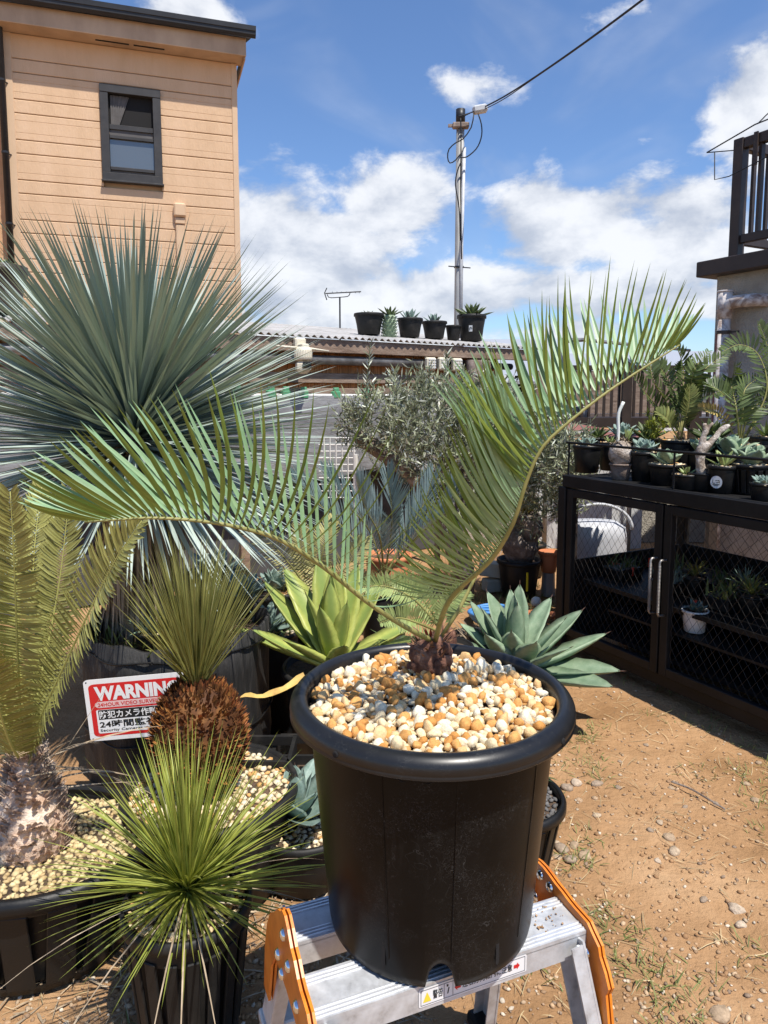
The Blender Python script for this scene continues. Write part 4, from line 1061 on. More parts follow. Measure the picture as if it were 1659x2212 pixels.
mb = MB(); mb.beam(fp(S0, DEP, BH - .03), fp(S1, DEP, BH - .03), .05, .06, bevel=.004); mb.build('back_beam', m_black_steel, bench)
for s_ in (S0, S1):
    for d in (0, DEP):
        mb = MB(); mb.beam(fp(s_, d, -.02), fp(s_, d, BH - (.066 if d == 0 else .061)), .055, .055, up=FN, bevel=.004); mb.build('post', m_black_steel, bench)
mb = MB(); mb.beam(fp(.58, DEP, -.02), fp(.58, DEP, BH - .061), .05, .05, up=FN); mb.build('post', m_black_steel, bench)
n = 9
for k in range(n):      # deck boards
    d0 = .03 + (DEP - .06) * k / n; wd = (DEP - .06) / n
    mb = MB(); mb.box(fp((S0 + S1) / 2, d0 + wd / 2, BH - .02), (S1 - S0 - .02, wd - .006, .022), FD, FN); mb.build('deck_board', m_black_steel, bench)
# inner shelf and back netting frame
mb = MB(); mb.box(fp((S0 + S1) / 2, .52, .40), (S1 - S0 - .12, .86, .022), FD, FN); mb.build('inner_shelf', m_black_steel, bench)
mb = MB(); mb.box(fp((S0 + S1) / 2, .52, .12), (S1 - S0 - .12, .74, .022), FD, FN); mb.build('lower_shelf', m_black_steel, bench)
mb = MB(); mb.box(fp((S0 + S1) / 2, DEP - .03, .27), (S1 - S0 - .07, .012, .50), FD, FN); mb.build('added_rear_panel', m_black_steel, bench)  # black panel added to make the inside of the bench dark
mb = MB(); mb.box(fp(S0 + .01, DEP / 2, .27), (.012, DEP - .08, .48), FD, FN); mb.build('added_end_panel', m_black_steel, bench)  # added to close the end and keep the interior dark
def strands(mb_, s0, s1, z0, z1, d, w=.029, h=.056, r=.0012):
    """expanded mesh: zigzag strands meeting their neighbours"""
    nz = int(round((z1 - z0) / (h / 2))); ns = int((s1 - s0) / w)
    for i in range(ns + 1):
        pts_ = []
        for j in range(nz + 1):
            s_ = s0 + i * w + (w * .46 if (i + j) % 2 else -w * .46)
            pts_.append(fp(min(s1, max(s0, s_)), d + R(-.001, .001), z0 + (z1 - z0) * j / nz))
        mb_.tube(pts_, r, 4, cap=False)
doors = [(-.065, .565), (.575, 1.205), (1.215, 1.845), (1.855, 2.485)]
for k, (a, b) in enumerate(doors):
    mb = MB(); z0, z1 = .112, BH - .072; fw_ = .042
    for s_ in (a + fw_ / 2, b - fw_ / 2): mb.beam(fp(s_, -.004, z0), fp(s_, -.004, z1), fw_, .034, up=FN, bevel=.003)
    for z in (z0 + fw_ / 2, z1 - fw_ / 2): mb.beam(fp(a + fw_, -.004, z), fp(b - fw_, -.004, z), .034, fw_, bevel=.003)
    door = mb.build('door', m_black_steel, bench)
    mb = MB()
    if k < 3: strands(mb, a + fw_, b - fw_, z0 + fw_, z1 - fw_, .004, .021, .058, .0010)
    else: strands(mb, a + fw_, b - fw_, z0 + fw_, z1 - fw_, .004, .06, .11)
    mb.build('wire_mesh', m_mesh_wire, door, kind='stuff')
    if k < 2:
        hs = b - fw_ * .5 if k == 0 else a + fw_ * .5
        pts_ = [fp(hs, -.02, .66), fp(hs, -.055, .662), fp(hs, -.062, .652), fp(hs, -.062, .412), fp(hs, -.055, .402), fp(hs, -.02, .40)]
        mb = MB(); mb.tube(pts_, .0055, 8)
        for j in range(34): mb.tube([fp(hs, -.062, .42 + .0065 * j), fp(hs, -.062, .4225 + .0065 * j)], .0075, 8)
        mb.build('handle', m_steelpipe, door, smooth=True)
# rear wire mesh seen through the doors
mb = MB(); strands(mb, S0 + .03, 1.9, .45, BH - .06, DEP - .02, .05, .09, .0016); mb.build('rear_mesh', m_mesh_wire, bench, kind='stuff')
# upper guard rail
zr = bxy(1240, 957, 0)[1]
mb = MB(); mb.tube([fp(S0, 0, zr), fp(S1, 0, zr)], .0065, 8)
rail = mb.build('guard_rail', m_black_steel, bench, smooth=True)
for s_ in (S0 + .02, .60, 1.3, 2.0):
    mb = MB(); pts_ = []
    for j in range(40): pts_.append(fp(s_, 0, BH - .01 + (zr - BH + .01) * j / 39))
    mb.tube(pts_, [.0048 if j % 2 else .0058 for j in range(40)], 8); mb.build('rail_rod', m_black_steel, bench)

# ---- small rosettes and fronds for bench plants
def small_agave(root, c, L, n, meshes, e0=15, e1=75, wf=1.2): agave(root, c, rosette(n, L, e0, e1, R(0, 360), wf), meshes)
AGS = [agave_leaf_mesh('agave_leaf', m_ag_d, W=.5, curve=.15, segs=6, teeth=False, cup=.45)]
AGW = [agave_leaf_mesh('agave_leaf', m_ag_b, W=.62, curve=.12, segs=6, teeth=False, cup=.5)]
AGP = [agave_leaf_mesh('agave_leaf', m_lightgreen, W=.36, curve=.1, segs=6, teeth=False, cup=.4)]
AGK = [agave_leaf_mesh('agave_leaf', m_dkgreen, W=.36, curve=.12, segs=6, teeth=False, cup=.4)]
def bench_pot(x, ytop, d, wpx, h, kind, label, name='potted_succulent', cat='potted plant', mtl=m_pot, gravel=True, zbase=BH - .008, L=.1, group=None, slats=0):
    s_, _ = bxy(x, ytop, d); c = fp(s_, d, zbase); dist = c.y
    r = wpx * KPX * dist / 2
    t = thing(name, c, label, cat, group)
    lathe_pot(t, c, r * .78, r * .95, h, mtl, r * .06, min(.02, h * .2), 26, gravel=(m_stone_s, max(.013, r * .24), max(.005, r * .09), max(.008, r * .14)) if gravel else None, soil_z=h - .012, slats=slats)
    tp = c + Vector((0, 0, h - .01))
    if kind == 'blue': small_agave(t, tp, L, 18, AGS)
    elif kind == 'wide': small_agave(t, tp, L, 11, AGW, 25, 80)
    elif kind == 'pale': small_agave(t, tp, L, 9, AGP, 20, 70, .9)
    elif kind == 'dark': small_agave(t, tp, L, 18, AGK, 8, 70, .8)
    return t, tp
bench_pot(1268, 985, .22, 62, .155, 'blue', 'black pot with a tiny blue agave at the far left end of the bench', L=.075)
bench_pot(1318, 980, .42, 52, .165, 'pale', 'black pot with pale leaves behind the round swollen stem', L=.07)
bench_pot(1392, 978, .20, 62, .150, 'blue', 'black pot with a spiky blue agave right of the round swollen stem', L=.105)
t, tp = bench_pot(1441, 1000, .17, 80, .105, 'wide', 'black pot with a cupped grey agave behind the middle rail rod', L=.11)
bench_pot(1484, 1016, .10, 62, .075, 'pale', 'low black pot with a few thin pale leaves left of the gnarled trunk', L=.065)
t, tp = bench_pot(1562, 1004, .16, 64, .125, 'pale', 'black pot with a round white sticker and a pale striped plant', L=.10)
# sticker
s_, _ = bxy(1545, 1030, .09); cc = tp - Vector((0, 0, .062)); vd = (Vector((0, 0, CAM_H)) - cc); vd.z = 0; vd.normalize(); vd = (vd - Vector((.55, 0, 0))).normalized(); sdv = Vector((0, 0, 1)).cross(vd)
rr_ = 64 * KPX * tp.y / 2 * .93
mb = MB(); mb.poly([cc + vd * (rr_ + .002) + sdv * .026 * cos(a) + Vector((0, 0, .028 * sin(a))) for a in [k * pi / 12 for k in range(24)]]); mb.build('sticker', m_sign_w, t)
mb = MB()
for (x0, z0, x1, z1, w_) in ((-.015, .010, -.015, -.006, .003), (-.015, -.006, -.006, -.004, .003), (-.004, .006, .003, .007, .003), (.005, .006, .012, .009, .003), (.012, .009, .014, -.004, .0025), (-.002, -.002, .01, -.001, .0025), (-.016, -.011, .015, -.010, .003), (-.012, -.015, .010, -.0145, .0018)):
    a_ = cc + vd * (rr_ + .0032) + sdv * x0 + Vector((0, 0, z0)); b_ = cc + vd * (rr_ + .0032) + sdv * x1 + Vector((0, 0, z1)); mb.beam(a_, b_, .0006, w_, up=(0, 0, 1))
mb.build('sticker_print', m_sign_k, t)
bench_pot(1625, 985, .24, 80, .135, 'wide', 'square-slatted black basket pot with a blue-grey agave at the right edge', L=.12, slats=14)
bench_pot(1648, 1022, .10, 52, .075, 'blue', 'small low black pot with grey leaves at the bottom right of the bench', L=.06)
# pale swollen stem in a brown pot
s_, _ = bxy(1341, 1010, .13); c = fp(s_, .13, BH - .008); t = thing('caudex_plant', c, 'round pale swollen stem on a brown pot with one tall white curved shoot', 'potted plant')
lathe_pot(t, c, .042, .054, .085, m_tarp, .005, .012, 24)
mb = MB(); lump(mb, c + Vector((0, 0, .135)), .062, .062, .068, 20, 14, .08); mb.build('swollen_stem', m_palecaudex, t, smooth=True)
mb = MB(); b0 = c + Vector((-.02, 0, .19)); mb.tube(cr([b0, at_y(1336, 930, c.y), at_y(1336, 895, c.y), at_y(1347, 868, c.y)], 10), .0085, 8); mb.build('shoot', m_chalk, t, smooth=True)
mb = MB()
for k in range(70): mb.blade(c + Vector((R(-.03, .03), R(-.03, .03), .19)), (R(-1, 1), R(-1, 1), R(.1, 1)), R(.03, .07), R(.006, .014), droop=R(0, .5), segs=3)
mb.build('dry_leaves', m_dead, t, kind='stuff')
mb = MB()
for k in range(9): mb.blade(c + Vector((.035, .01, .20)), (R(-.5, .8), R(-.5, .5), 1), R(.05, .08), .022, segs=3)
mb.build('green_leaves', m_lightgreen, t, kind='stuff')
# gnarled trunk
s_, _ = bxy(1518, 1025, .14); c = fp(s_, .14, BH - .008); t = thing('bonsai_stump', c, 'pale gnarled forked trunk in a black pot on the bench', 'potted plant')
lathe_pot(t, c, .048, .062, .085, m_pot, .005, .012, 24)
Yc = c.y; mb = MB()
mb.tube(cr([c + Vector((0, 0, .07)), at_y(1512, 1000, Yc), at_y(1516, 972, Yc), at_y(1530, 958, Yc)], 10), [.023, .024, .022, .021, .020, .021, .022, .024, .025, .023, .02], 10)
mb.tube(cr([at_y(1516, 975, Yc), at_y(1518, 950, Yc), at_y(1524, 930, Yc), at_y(1522, 915, Yc)], 8), [.017, .016, .015, .014, .013, .013, .012, .013, .009], 9)
mb.tube(cr([at_y(1526, 968, Yc), at_y(1545, 945, Yc), at_y(1560, 928, Yc), at_y(1574, 920, Yc)], 8), [.017, .015, .014, .013, .012, .011, .011, .012, .008], 9)
mb.tube(cr([at_y(1524, 935, Yc), at_y(1532, 922, Yc), at_y(1540, 914, Yc)], 4), [.009, .008, .007, .007, .005], 7)
mb.v = [v_ + Vector((mnoise.noise(v_ * 60), mnoise.noise(v_ * 60 + Vector((9, 0, 0))), mnoise.noise(v_ * 60 + Vector((0, 9, 0))))) * .006 for v_ in mb.v]
mb.build('trunk', m_palecaudex, t, smooth=True)
# back row of bench: wide pots with cycads
def cycad_crown(t, c, fronds_, mtl, L=.06, n=26, wd=.014, b=30):
    for (ctrl) in fronds_:
        dioon_frond([c] + ctrl, [Vector((R(-.3, .3), -.8, .5))] * (len(ctrl) + 1), L=L, n=n, wd=wd, b=b, root=t, mats=(m_rachis, mtl), r0=.005, s0=.2, segs=3)
t, tp = bench_pot(1470, 950, .48, 84, .20, 'none', 'wide black pot with a dark cycad in the second row on the bench', name='potted_cycad')
D_ = tp.y
mb = MB(); mb.tube([tp, tp + Vector((0, 0, .05))], [.03, .02], 8); mb.build('trunk', m_mix, t)
for a_ in ([(1460, 860), (1430, 800), (1400, 770)], [(1490, 850), (1520, 800), (1570, 765)], [(1440, 900), (1395, 850), (1360, 800)], [(1475, 850), (1475, 790), (1460, 745)], [(1500, 870), (1545, 850), (1600, 830)], [(1440, 870), (1410, 820), (1405, 770)], [(1485, 870), (1500, 800), (1530, 760)]):
    cycad_crown(t, tp + Vector((0, 0, .04)), [[at_y(x, y, D_ + R(-.08, .15)) for x, y in a_]], m_dkgreen, L=.075, n=22, wd=.018)
cycad_crown(t, tp, [[at_y(1480, 905, D_ - .1), at_y(1488, 870, D_ - .12), at_y(1490, 835, D_ - .12)], [at_y(1452, 925, D_ - .1), at_y(1440, 905, D_ - .12), at_y(1420, 890, D_ - .12)]], m_weed, L=.07, n=24, wd=.012)
t, tp = bench_pot(1600, 935, .50, 130, .20, 'none', 'wide black pot of pale gravel with arching dark fronds at the right edge', name='potted_cycad')
D_ = tp.y
for a_ in ([(1655, 850), (1640, 770), (1600, 745), (1560, 760)], [(1665, 850), (1660, 760), (1640, 700)], [(1590, 890), (1560, 850), (1530, 830)], [(1605, 880), (1610, 840), (1640, 815)], [(1590, 880), (1580, 830), (1590, 790)], [(1620, 890), (1660, 860), (1690, 850)]):
    cycad_crown(t, tp, [[at_y(x, y, D_ + R(-.1, .12)) for x, y in a_]], m_dkgreen, L=.085, n=22, wd=.016)
cycad_crown(t, tp, [[at_y(1560, 900, D_), at_y(1530, 885, D_), at_y(1510, 880, D_)]], m_ginger, L=.04, n=20, wd=.01)
t, tp = bench_pot(1655, 935, .55, 70, .24, 'none', 'tall black pot of gravel half cut off at the right edge', name='potted_plant')
mb = MB()
for k in range(40): mb.blade(tp, (R(-1, 1), R(-1, 1), R(.4, 1.4)), R(.06, .14), R(.01, .018), droop=.2, segs=3)
mb.build('leaves', m_dkgreen, t, kind='stuff')
s_, _ = bxy(1408, 960, .40); c = fp(s_, .40, BH - .008); t = thing('euphorbia', c, 'bright green bushy euphorbia in the middle of the bench', 'potted plant')
lathe_pot(t, c, .05, .06, .12, m_pot, .005, .012, 20)
mb = MB()
for j in range(26):
    a = R(0, 6.3); e = R(.2, 1.5); hd = c + Vector((cos(a) * R(0, .07), sin(a) * R(0, .07), R(.15, .33)))
    for q in range(16): mb.blade(hd, rv(1) + Vector((0, 0, .5)), R(.03, .06), .009, segs=2)
mb.build('foliage', m_grass1, t, kind='stuff')
for k, (x, y, d, w, h, kd, L, lab) in enumerate(((1290, 965, .62, 50, .17, 'dark', .12, 'dark spiky rosette at the back left of the bench'), (1345, 950, .66, 56, .18, 'blue', .13, 'bluish agave at the back of the bench behind the white shoot'), (1520, 962, .34, 60, .16, 'wide', .12, 'grey cupped agave behind the gnarled trunk'), (1580, 968, .36, 62, .16, 'wide', .13, 'broad grey agave right of the gnarled trunk in the second row'), (1400, 940, .72, 50, .18, 'dark', .16, 'dark rosette at the very back of the bench below the deck railing'), (1540, 930, .78, 60, .18, 'dark', .2, 'dark leafy rosette at the back of the bench by the drain pipe'))):
    bench_pot(x, y, d, w, h, kd, lab, L=L)
mb = MB()
for k in range(160):
    p = fp(R(.0, 1.5), R(.5, .85), BH + R(.05, .2)); mb.blade(p, (R(-1, 1), R(-1, 1), R(-.2, 1)), R(.06, .16), R(.008, .016), droop=R(0, .4), segs=3)
tag(mb.build('bench_undergrowth', m_dkgreen), 'tangle of dark leaves filling the gaps at the back of the bench', 'foliage', kind='stuff')
# inside the bench: trays of seedlings, red labels, white pot
for k in range(12):
    s_ = .04 + k * .16; c = fp(s_, .30 + (k % 2) * .20, .412); t = thing('seedling_tray', c, 'small dark seedling tray in the shade inside the mesh bench', 'seedling tray', 'seedling trays on the inner bench shelf')
    mb = MB(); mb.box(c + Vector((0, 0, .03)), (.14, .17, .06), FD, FN, bevel=.006); mb.build('tray', m_pot, t)
    mb = MB()
    for j in range(46): mb.blade(c + FD * R(-.06, .06) + FN * R(-.08, .08) + Vector((0, 0, .055)), (R(-.8, .8), R(-.8, .8), 1), R(.04, .12), R(.008, .016), droop=R(0, .5), segs=3)
    mb.build('seedlings', (m_dkgreen, m_weed, m_ag_d)[k % 3], t, kind='stuff')
for k, (x, y, d) in enumerate(((1290, 1232, .28), (1325, 1222, .28), (1334, 1226, .31), (1262, 1230, .28), (1276, 1238, .24), (1366, 1235, .3), (1404, 1215, .35), (1500, 1308, .16))):
    s_, z = bxy(x, y, d); p = fp(s_, d, z); mb = MB()
    mb.box(p, (.018, .002, .05), (FD + rv(.3)).normalized(), FN, (rv(.2) + Vector((0, 0, 1))).normalized())
    tag(mb.build('plant_label', m_red, org=p), ('red plant label inside the bench at the left end of the row', 'red plant label in the middle of the left door, larger of a pair', 'red plant label in the middle of the left door, rear of a pair', 'red plant label upper left behind the mesh door', 'red plant label low left behind the mesh door', 'red plant label left of the door handles', 'red plant label high up behind the door handles', 'red plant label above the white pot inside the bench')[k], 'plant label')
s_, z = bxy(1500, 1358, .14); c = fp(s_, .14, z - .012); t = thing('white_pot_plant', c, 'white plastic pot with a grey-leaved succulent behind the right mesh door', 'potted plant')
lathe_pot(t, c, .046, .056, .105, m_white_pl, .005, .014, 30)
mb = MB()
for k in range(44): mb.blade(c + Vector((R(-.02, .02), R(-.02, .02), .10)), (R(-1, 1), R(-1, 1), R(.2, 1)), R(.03, .06), R(.018, .028), segs=3)
mb.build('leaves', m_ag_d, t, kind='stuff')
mb = MB(); mb.box(fp(s_, .16, z - .016 - .006), (.9, .22, .012), FD, FN); mb.build('pot_shelf', m_black_steel, bench)
for k, (x, y, lab) in enumerate(((1600, 1330, 'low dark pot with spiky green leaves inside the bench, right of the white pot'), (1465, 1270, 'dark pot with tall grassy leaves inside the bench left of the white pot'), (1560, 1290, 'dark pot with a small rosette inside the bench behind the white pot'))):
    s_, _ = bxy(x, y, .25); c = fp(s_, .32 + k * .05, .412); t = thing('shaded_pot', c, lab, 'potted plant')
    lathe_pot(t, c, .05, .06, .09, m_pot, .005, .012, 20)
    mb = MB()
    for j in range(50): mb.blade(c + Vector((0, 0, .09)), (R(-1, 1), R(-1, 1), R(.3, 1.5)), R(.06, .15), R(.008, .014), droop=R(0, .3), segs=3)
    mb.build('leaves', (m_weed, m_grass2, m_ag_d)[k], t, kind='stuff')
# white tank and brown posts behind the bench
c = at_y(1278, 1235, 4.75); c.z = 0; t = thing('water_tank', c, 'white rounded water tank standing behind the mesh bench', 'tank')
mb = MB(); zt = at_y(1268, 1122, 4.75).z; mb.lathe(c, [(.18, 0), (.19, .05), (.19, zt - .12), (.18, zt - .05), (.13, zt - .01), (.001, zt)], 40, sx=1.2, sy=.8); mb.build('body', m_tank, t, smooth=True)
mb = MB(); mb.tube([c + Vector((cos(a) * .23, -.1, zt - .05 + .17 * sin(a))) for a in [pi * k / 16 for k in range(17)]], .012, 6); mb.build('hoop', m_tank, t, smooth=True)
for k, (x, lab) in enumerate(((1236, 'dark red-brown post behind the left end of the bench'), (1535, 'dark brown post behind the right mesh door'))):
    c = at_y(x, 1180, (4.5, 4.3)[k]); c.z = 0; mb = MB(); mb.box(c + Vector((0, 0, .45)), (.05, .05, .9)); tag(mb.build('wooden_post', m_brown_rail, org=c), lab, 'post')

# ================================================================== grey building, right
GA = at_y(1540, 800, 5.3); GA.z = 0
gb_ = thing('grey_building', GA + FD * 1, 'grey stucco building with a dark balcony railing at the right edge', 'building')
ZP = at_y(1540, 598, 5.3).z
def gp(s_, d=0, z=0): return GA + FD * s_ + FN * d + Vector((0, 0, z))
mb = MB(); mb.box(gp(2.5, 1.5, ZP / 2), (5, 3, ZP), FD, FN); mb.build('wall', m_grey_wall, gb_)
mb = MB(); mb.box(gp(2.45, 1.44, ZP + .055), (5.1, 3.1, .11), FD, FN, bevel=.006); cp = mb.build('parapet_beam', m_brown_rail, gb_)
RH = at_y(1575, 295, gp(.16).y).z - ZP - .11
zt = ZP + .11
mb = MB(); mb.beam(gp(.12, .03, zt + .0), gp(.12, .03, zt + RH), .075, .075, up=FN, bevel=.004); rl = mb.build('railing_post', m_brown_rail, gb_)
mb = MB(); mb.beam(gp(.16, .03, zt + RH - .04), gp(4.5, .03, zt + RH - .04), .06, .07, bevel=.004); mb.build('top_rail', m_brown_rail, gb_)
mb = MB(); mb.beam(gp(.16, .03, zt + .13), gp(4.5, .03, zt + .13), .04, .06, bevel=.004); mb.build('bottom_rail', m_brown_rail, gb_)
mb = MB(); mb.beam(gp(.12, .07, zt + RH - .04), gp(.12, 2.5, zt + RH - .04), .06, .07, bevel=.004); mb.build('top_rail', m_brown_rail, gb_)
mb = MB(); mb.beam(gp(.12, .07, zt + .13), gp(.12, 2.5, zt + .13), .04, .06, bevel=.004); mb.build('bottom_rail', m_brown_rail, gb_)
for k in range(16):
    mb = MB(); mb.beam(gp(.28 + k * .125, .03, zt + .16), gp(.28 + k * .125, .03, zt + RH - .075), .022, .038, up=FN); mb.build('baluster', m_brown_rail, gb_)
for k in range(9):
    mb = MB(); mb.beam(gp(.12, .18 + k * .16, zt + .16), gp(.12, .18 + k * .16, zt + RH - .075), .022, .03, up=FN); mb.build('baluster', m_brown_rail, gb_)
mb = MB(); fw_ = .12
zz = zt + RH + .02
mb.tube([gp(-.06, -.1, zz - .08), gp(.3, -.09, zz + .0), gp(1.2, -.10, zz + .03), gp(2.4, -.10, zz)], .005, 5)
mb.tube([gp(-.06, -.1, zz - .08), gp(.1, .02, zz - .09), gp(.4, .05, zz - .10)], .004, 5)
mb.tube([gp(-.01, -.08, zz - .09), gp(.0, -.08, zz - .28), gp(.1, -.06, zz - .28), gp(.5, -.05, zz - .2), gp(1.2, -.05, zz - .12)], .004, 5)
mb.tube(cr([gp(.3, -.05, zz + .02), gp(.4, -.06, zz + .06), gp(.5, -.04, zz + .02), gp(.62, -.06, zz + .07), gp(.8, -.05, zz + .03), gp(1, -.06, zz + .08)], 20), .004, 5)
mb.build('wire_hanger', m_wire, gb_, smooth=True)
for s_ in (.26, .62, .98):
    mb = MB(); mb.box(gp(s_, -.012, zt + RH - .11), (.03, .012, .22), FD, FN); mb.build('bracket', m_brown_rail, gb_)
# drain pipe with elbow
pb = on_plane(1567, 640, GA - FN * .09, FN); sp_ = (pb - GA).dot(FD)
def pp(z, d=-.09, s_=None): return gp(sp_ if s_ is None else s_, d, z)
ztop = on_plane(1567, 628, GA - FN * .09, FN).z; zel = on_plane(1567, 655, GA - FN * .09, FN).z; zcl = on_plane(1567, 718, GA - FN * .09, FN).z
mb = MB(); mb.tube([pp(.0), pp(zel - .10)], .043, 16); dp = mb.build('drain_pipe', m_pvc, gb_, smooth=True)
mb = MB(); mb.tube([pp(zel - .11), pp(ztop - .01)], .049, 16); mb.tube([pp(ztop - .012), pp(ztop)], .054, 16); mb.build('pipe_joint', m_pvc, dp, smooth=True)
mb = MB(); mb.tube(cr([pp(zel - .03), pp(zel, -.09, sp_ + .06), pp(zel, -.088, sp_ + .16), pp(zel, -.06, sp_ + .23), pp(zel - .005, .02, sp_ + .26)], 14), .044, 14); mb.build('pipe_elbow', m_pvc, dp, smooth=True)
mb = MB(); mb.tube([pp(zcl - .012), pp(zcl + .012)], .052, 16); mb.beam(pp(zcl, -.09, sp_ + .05), pp(zcl, -.09, sp_ + .12), .012, .012); mb.build('pipe_clamp', m_brown_rail, dp)
mb = MB(); mb.tube([pp(zcl - .01, -.125, sp_ - .028), pp(.6, -.125, sp_ - .028)], .008, 6); mb.build('rust_streak_pipe', m_redboard, dp)

# ================================================================== beige house, left
HA = at_y(518, 500, 9.5); HA.z = 0
HU = Vector((cos(radians(18)), sin(radians(18)), 0)); HN = Vector((HU.y, -HU.x, 0))     # along the wall to the right; out towards the camera
def hp_(u_, d=0, z=0): return HA + HU * u_ + HN * d + Vector((0, 0, z))
def hpix(x, y, d=0):
    p = on_plane(x, y, HA + HN * d, HN); return (p - HA).dot(HU), p.z
house = thing('beige_house', hp_(-1.4), 'two-storey beige sided house with one dark window at the top left', 'house')
UL = hpix(27, 500)[0]; ZE = hpix(517, 140)[1]
mb = MB(); mb.box(hp_(UL / 2, -2.55, ZE / 2), (-UL, 5.0, ZE), HU, HN)
mb.build('wall', m_trim, house)
# window
wu0, wz1 = hpix(213, 177, .05); wu1, wz1b = hpix(346, 197, .05); _, wz0 = hpix(222, 388, .05); wu0b, _ = hpix(222, 384, .05)
wz1 = (wz1 + wz1b) / 2; wu0 = (wu0 + wu0b) / 2
# siding planks: wide and narrow courses
z = 1.2; k = 0
while z < ZE:
    h = (.300, .155)[k % 2]; z1 = min(ZE, z + h); k += 1
    segs_ = [(UL + .09, -.07)]
    if z1 > wz0 and z < wz1: segs_ = [(UL + .09, wu0 + .01), (wu1 - .01, -.07)]
    for (a, b) in segs_:
        mb = MB(); n = 1
        x0, x1 = a, b; zc0, zc1 = z + .004, z1 - .004; e = .007
        rows = [[hp_(x0, -.045, zc0), hp_(x1, -.045, zc0)], [hp_(x0, .010, zc0), hp_(x1, .010, zc0)], [hp_(x0, .016, zc0 + e), hp_(x1, .016, zc0 + e)],
                [hp_(x0, .016, zc1 - e), hp_(x1, .016, zc1 - e)], [hp_(x0, .010, zc1), hp_(x1, .010, zc1)], [hp_(x0, -.045, zc1), hp_(x1, -.045, zc1)]]
        if h > .2:      # two fine grooves in a wide course
            g_ = []
            for fz in (.27, .73):
                zz_ = z + h * fz; g_ += [[hp_(x0, .016, zz_ - .004), hp_(x1, .016, zz_ - .004)], [hp_(x0, .0125, zz_), hp_(x1, .0125, zz_)], [hp_(x0, .016, zz_ + .004), hp_(x1, .016, zz_ + .004)]]
            if z1 - z > .29: rows = rows[:3] + g_ + rows[3:]
        mb.quadstrip(rows); mb.build('siding_plank', m_siding, house)
    z = z1
for u_, w in ((-.035, .07), (UL + .045, .09)):
    mb = MB(); mb.box(hp_(u_, -.008, ZE / 2), (w, .07, ZE - .002), HU, HN, bevel=.006); mb.build('corner_trim', m_trim, house)
# window parts
fw_ = .095
def wbox(name, u0, u1, z0, z1, d0, d1, m_, par, bev=.004):
    mb_ = MB(); mb_.box(hp_((u0 + u1) / 2, (d0 + d1) / 2, (z0 + z1) / 2), (u1 - u0, d1 - d0, z1 - z0), HU, HN, bevel=bev); return mb_.build(name, m_, par)
win = wbox('window', wu0, wu1, wz0, wz0 + fw_, -.03, .06, m_winframe, house)
wbox('frame', wu0, wu1, wz1 - fw_, wz1, -.03, .06, m_winframe, win)
wbox('frame', wu0, wu0 + fw_, wz0 + fw_, wz1 - fw_, -.03, .055, m_winframe, win)
wbox('frame', wu1 - fw_, wu1, wz0 + fw_, wz1 - fw_, -.03, .055, m_winframe, win)
wbox('sill', wu0 - .012, wu1 + .012, wz0 - .02, wz0 + .002, .0, .085, m_winframe, win)
zm = wz0 + (wz1 - wz0) * .57
a, b = wu0 + fw_ + .002, wu1 - fw_ - .002
wbox('sash_rail', a, b, zm - .03, zm + .03, -.01, .03, m_winframe, win)
wbox('sash_rail', a, b, zm - .14, zm - .10, .0, .045, m_winframe, win)
wbox('sash_rail', a, b, wz0 + .13, wz0 + .17, .0, .04, m_winframe, win)
wbox('pane', a, b, wz0 + .17, zm - .14, .008, .014, m_glass, win, 0)
wbox('pane', a, b, zm - .10, zm - .03, .006, .012, m_curtain, win, 0)
wbox('pane', a, b, wz0 + fw_ + .002, wz0 + .13, .012, .018, m_curtain, win, 0)
wbox('dark_opening_sheet', a, b, zm + .03, wz1 - fw_ - .002, -.028, -.018, m_dark, win, 0)  # near-black sheet in the open sash, the room's shade put into its colour
mb = MB(); rows = []
for j in range(7):
    t_ = j / 6; rows.append([hp_(a + .02 + (.22 - .12 * t_) * i / 16, -.006 + .008 * sin(i * 2.4), wz1 - fw_ - .01 - (wz1 - fw_ - zm - .05) * t_) for i in range(17)])
mb.quadstrip(rows); mb.build('curtain', m_curtain, win, smooth=True)
# eaves
OV = .25
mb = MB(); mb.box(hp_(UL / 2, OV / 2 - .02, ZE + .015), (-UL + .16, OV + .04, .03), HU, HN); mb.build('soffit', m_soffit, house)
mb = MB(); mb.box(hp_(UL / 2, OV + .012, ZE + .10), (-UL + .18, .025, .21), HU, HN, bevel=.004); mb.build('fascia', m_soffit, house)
mb = MB(); prof = []
def gut(u_): return [hp_(u_, OV + .026, ZE + .30), hp_(u_, OV + .03, ZE + .21), hp_(u_, OV + .09, ZE + .185), hp_(u_, OV + .125, ZE + .215), hp_(u_, OV + .128, ZE + .25), hp_(u_, OV + .138, ZE + .255), hp_(u_, OV + .142, ZE + .31), hp_(u_, OV + .125, ZE + .315), hp_(u_, OV + .115, ZE + .26), hp_(u_, OV + .045, ZE + .23)]
mb.quadstrip([gut(UL - .3), gut(.20)], True); mb.poly(gut(.20)); mb.build('gutter', m_gutter, house)
mb = MB()
def rf(u_): return [hp_(u_, OV + .06, ZE + .31), hp_(u_, -2.5, ZE + 1.25), hp_(u_, -5.3, ZE + .3), hp_(u_, -5.3, ZE + .22), hp_(u_, -2.5, ZE + 1.15), hp_(u_, OV + .03, ZE + .215)]
mb.quadstrip([rf(UL - .3), rf(.16)], True); mb.poly(rf(.16)); mb.poly(rf(UL - .3)[::-1]); roof = mb.build('roof', m_roof, house)
for x in (400, 700):
    u_ = {400: -1.65, 700: -.86}[x]
    mb = MB(); mb.box(hp_(u_, OV - .25, ZE + .46), (.12, .06, .05), HU, HN); mb.build('snow_guard', m_roof, roof)
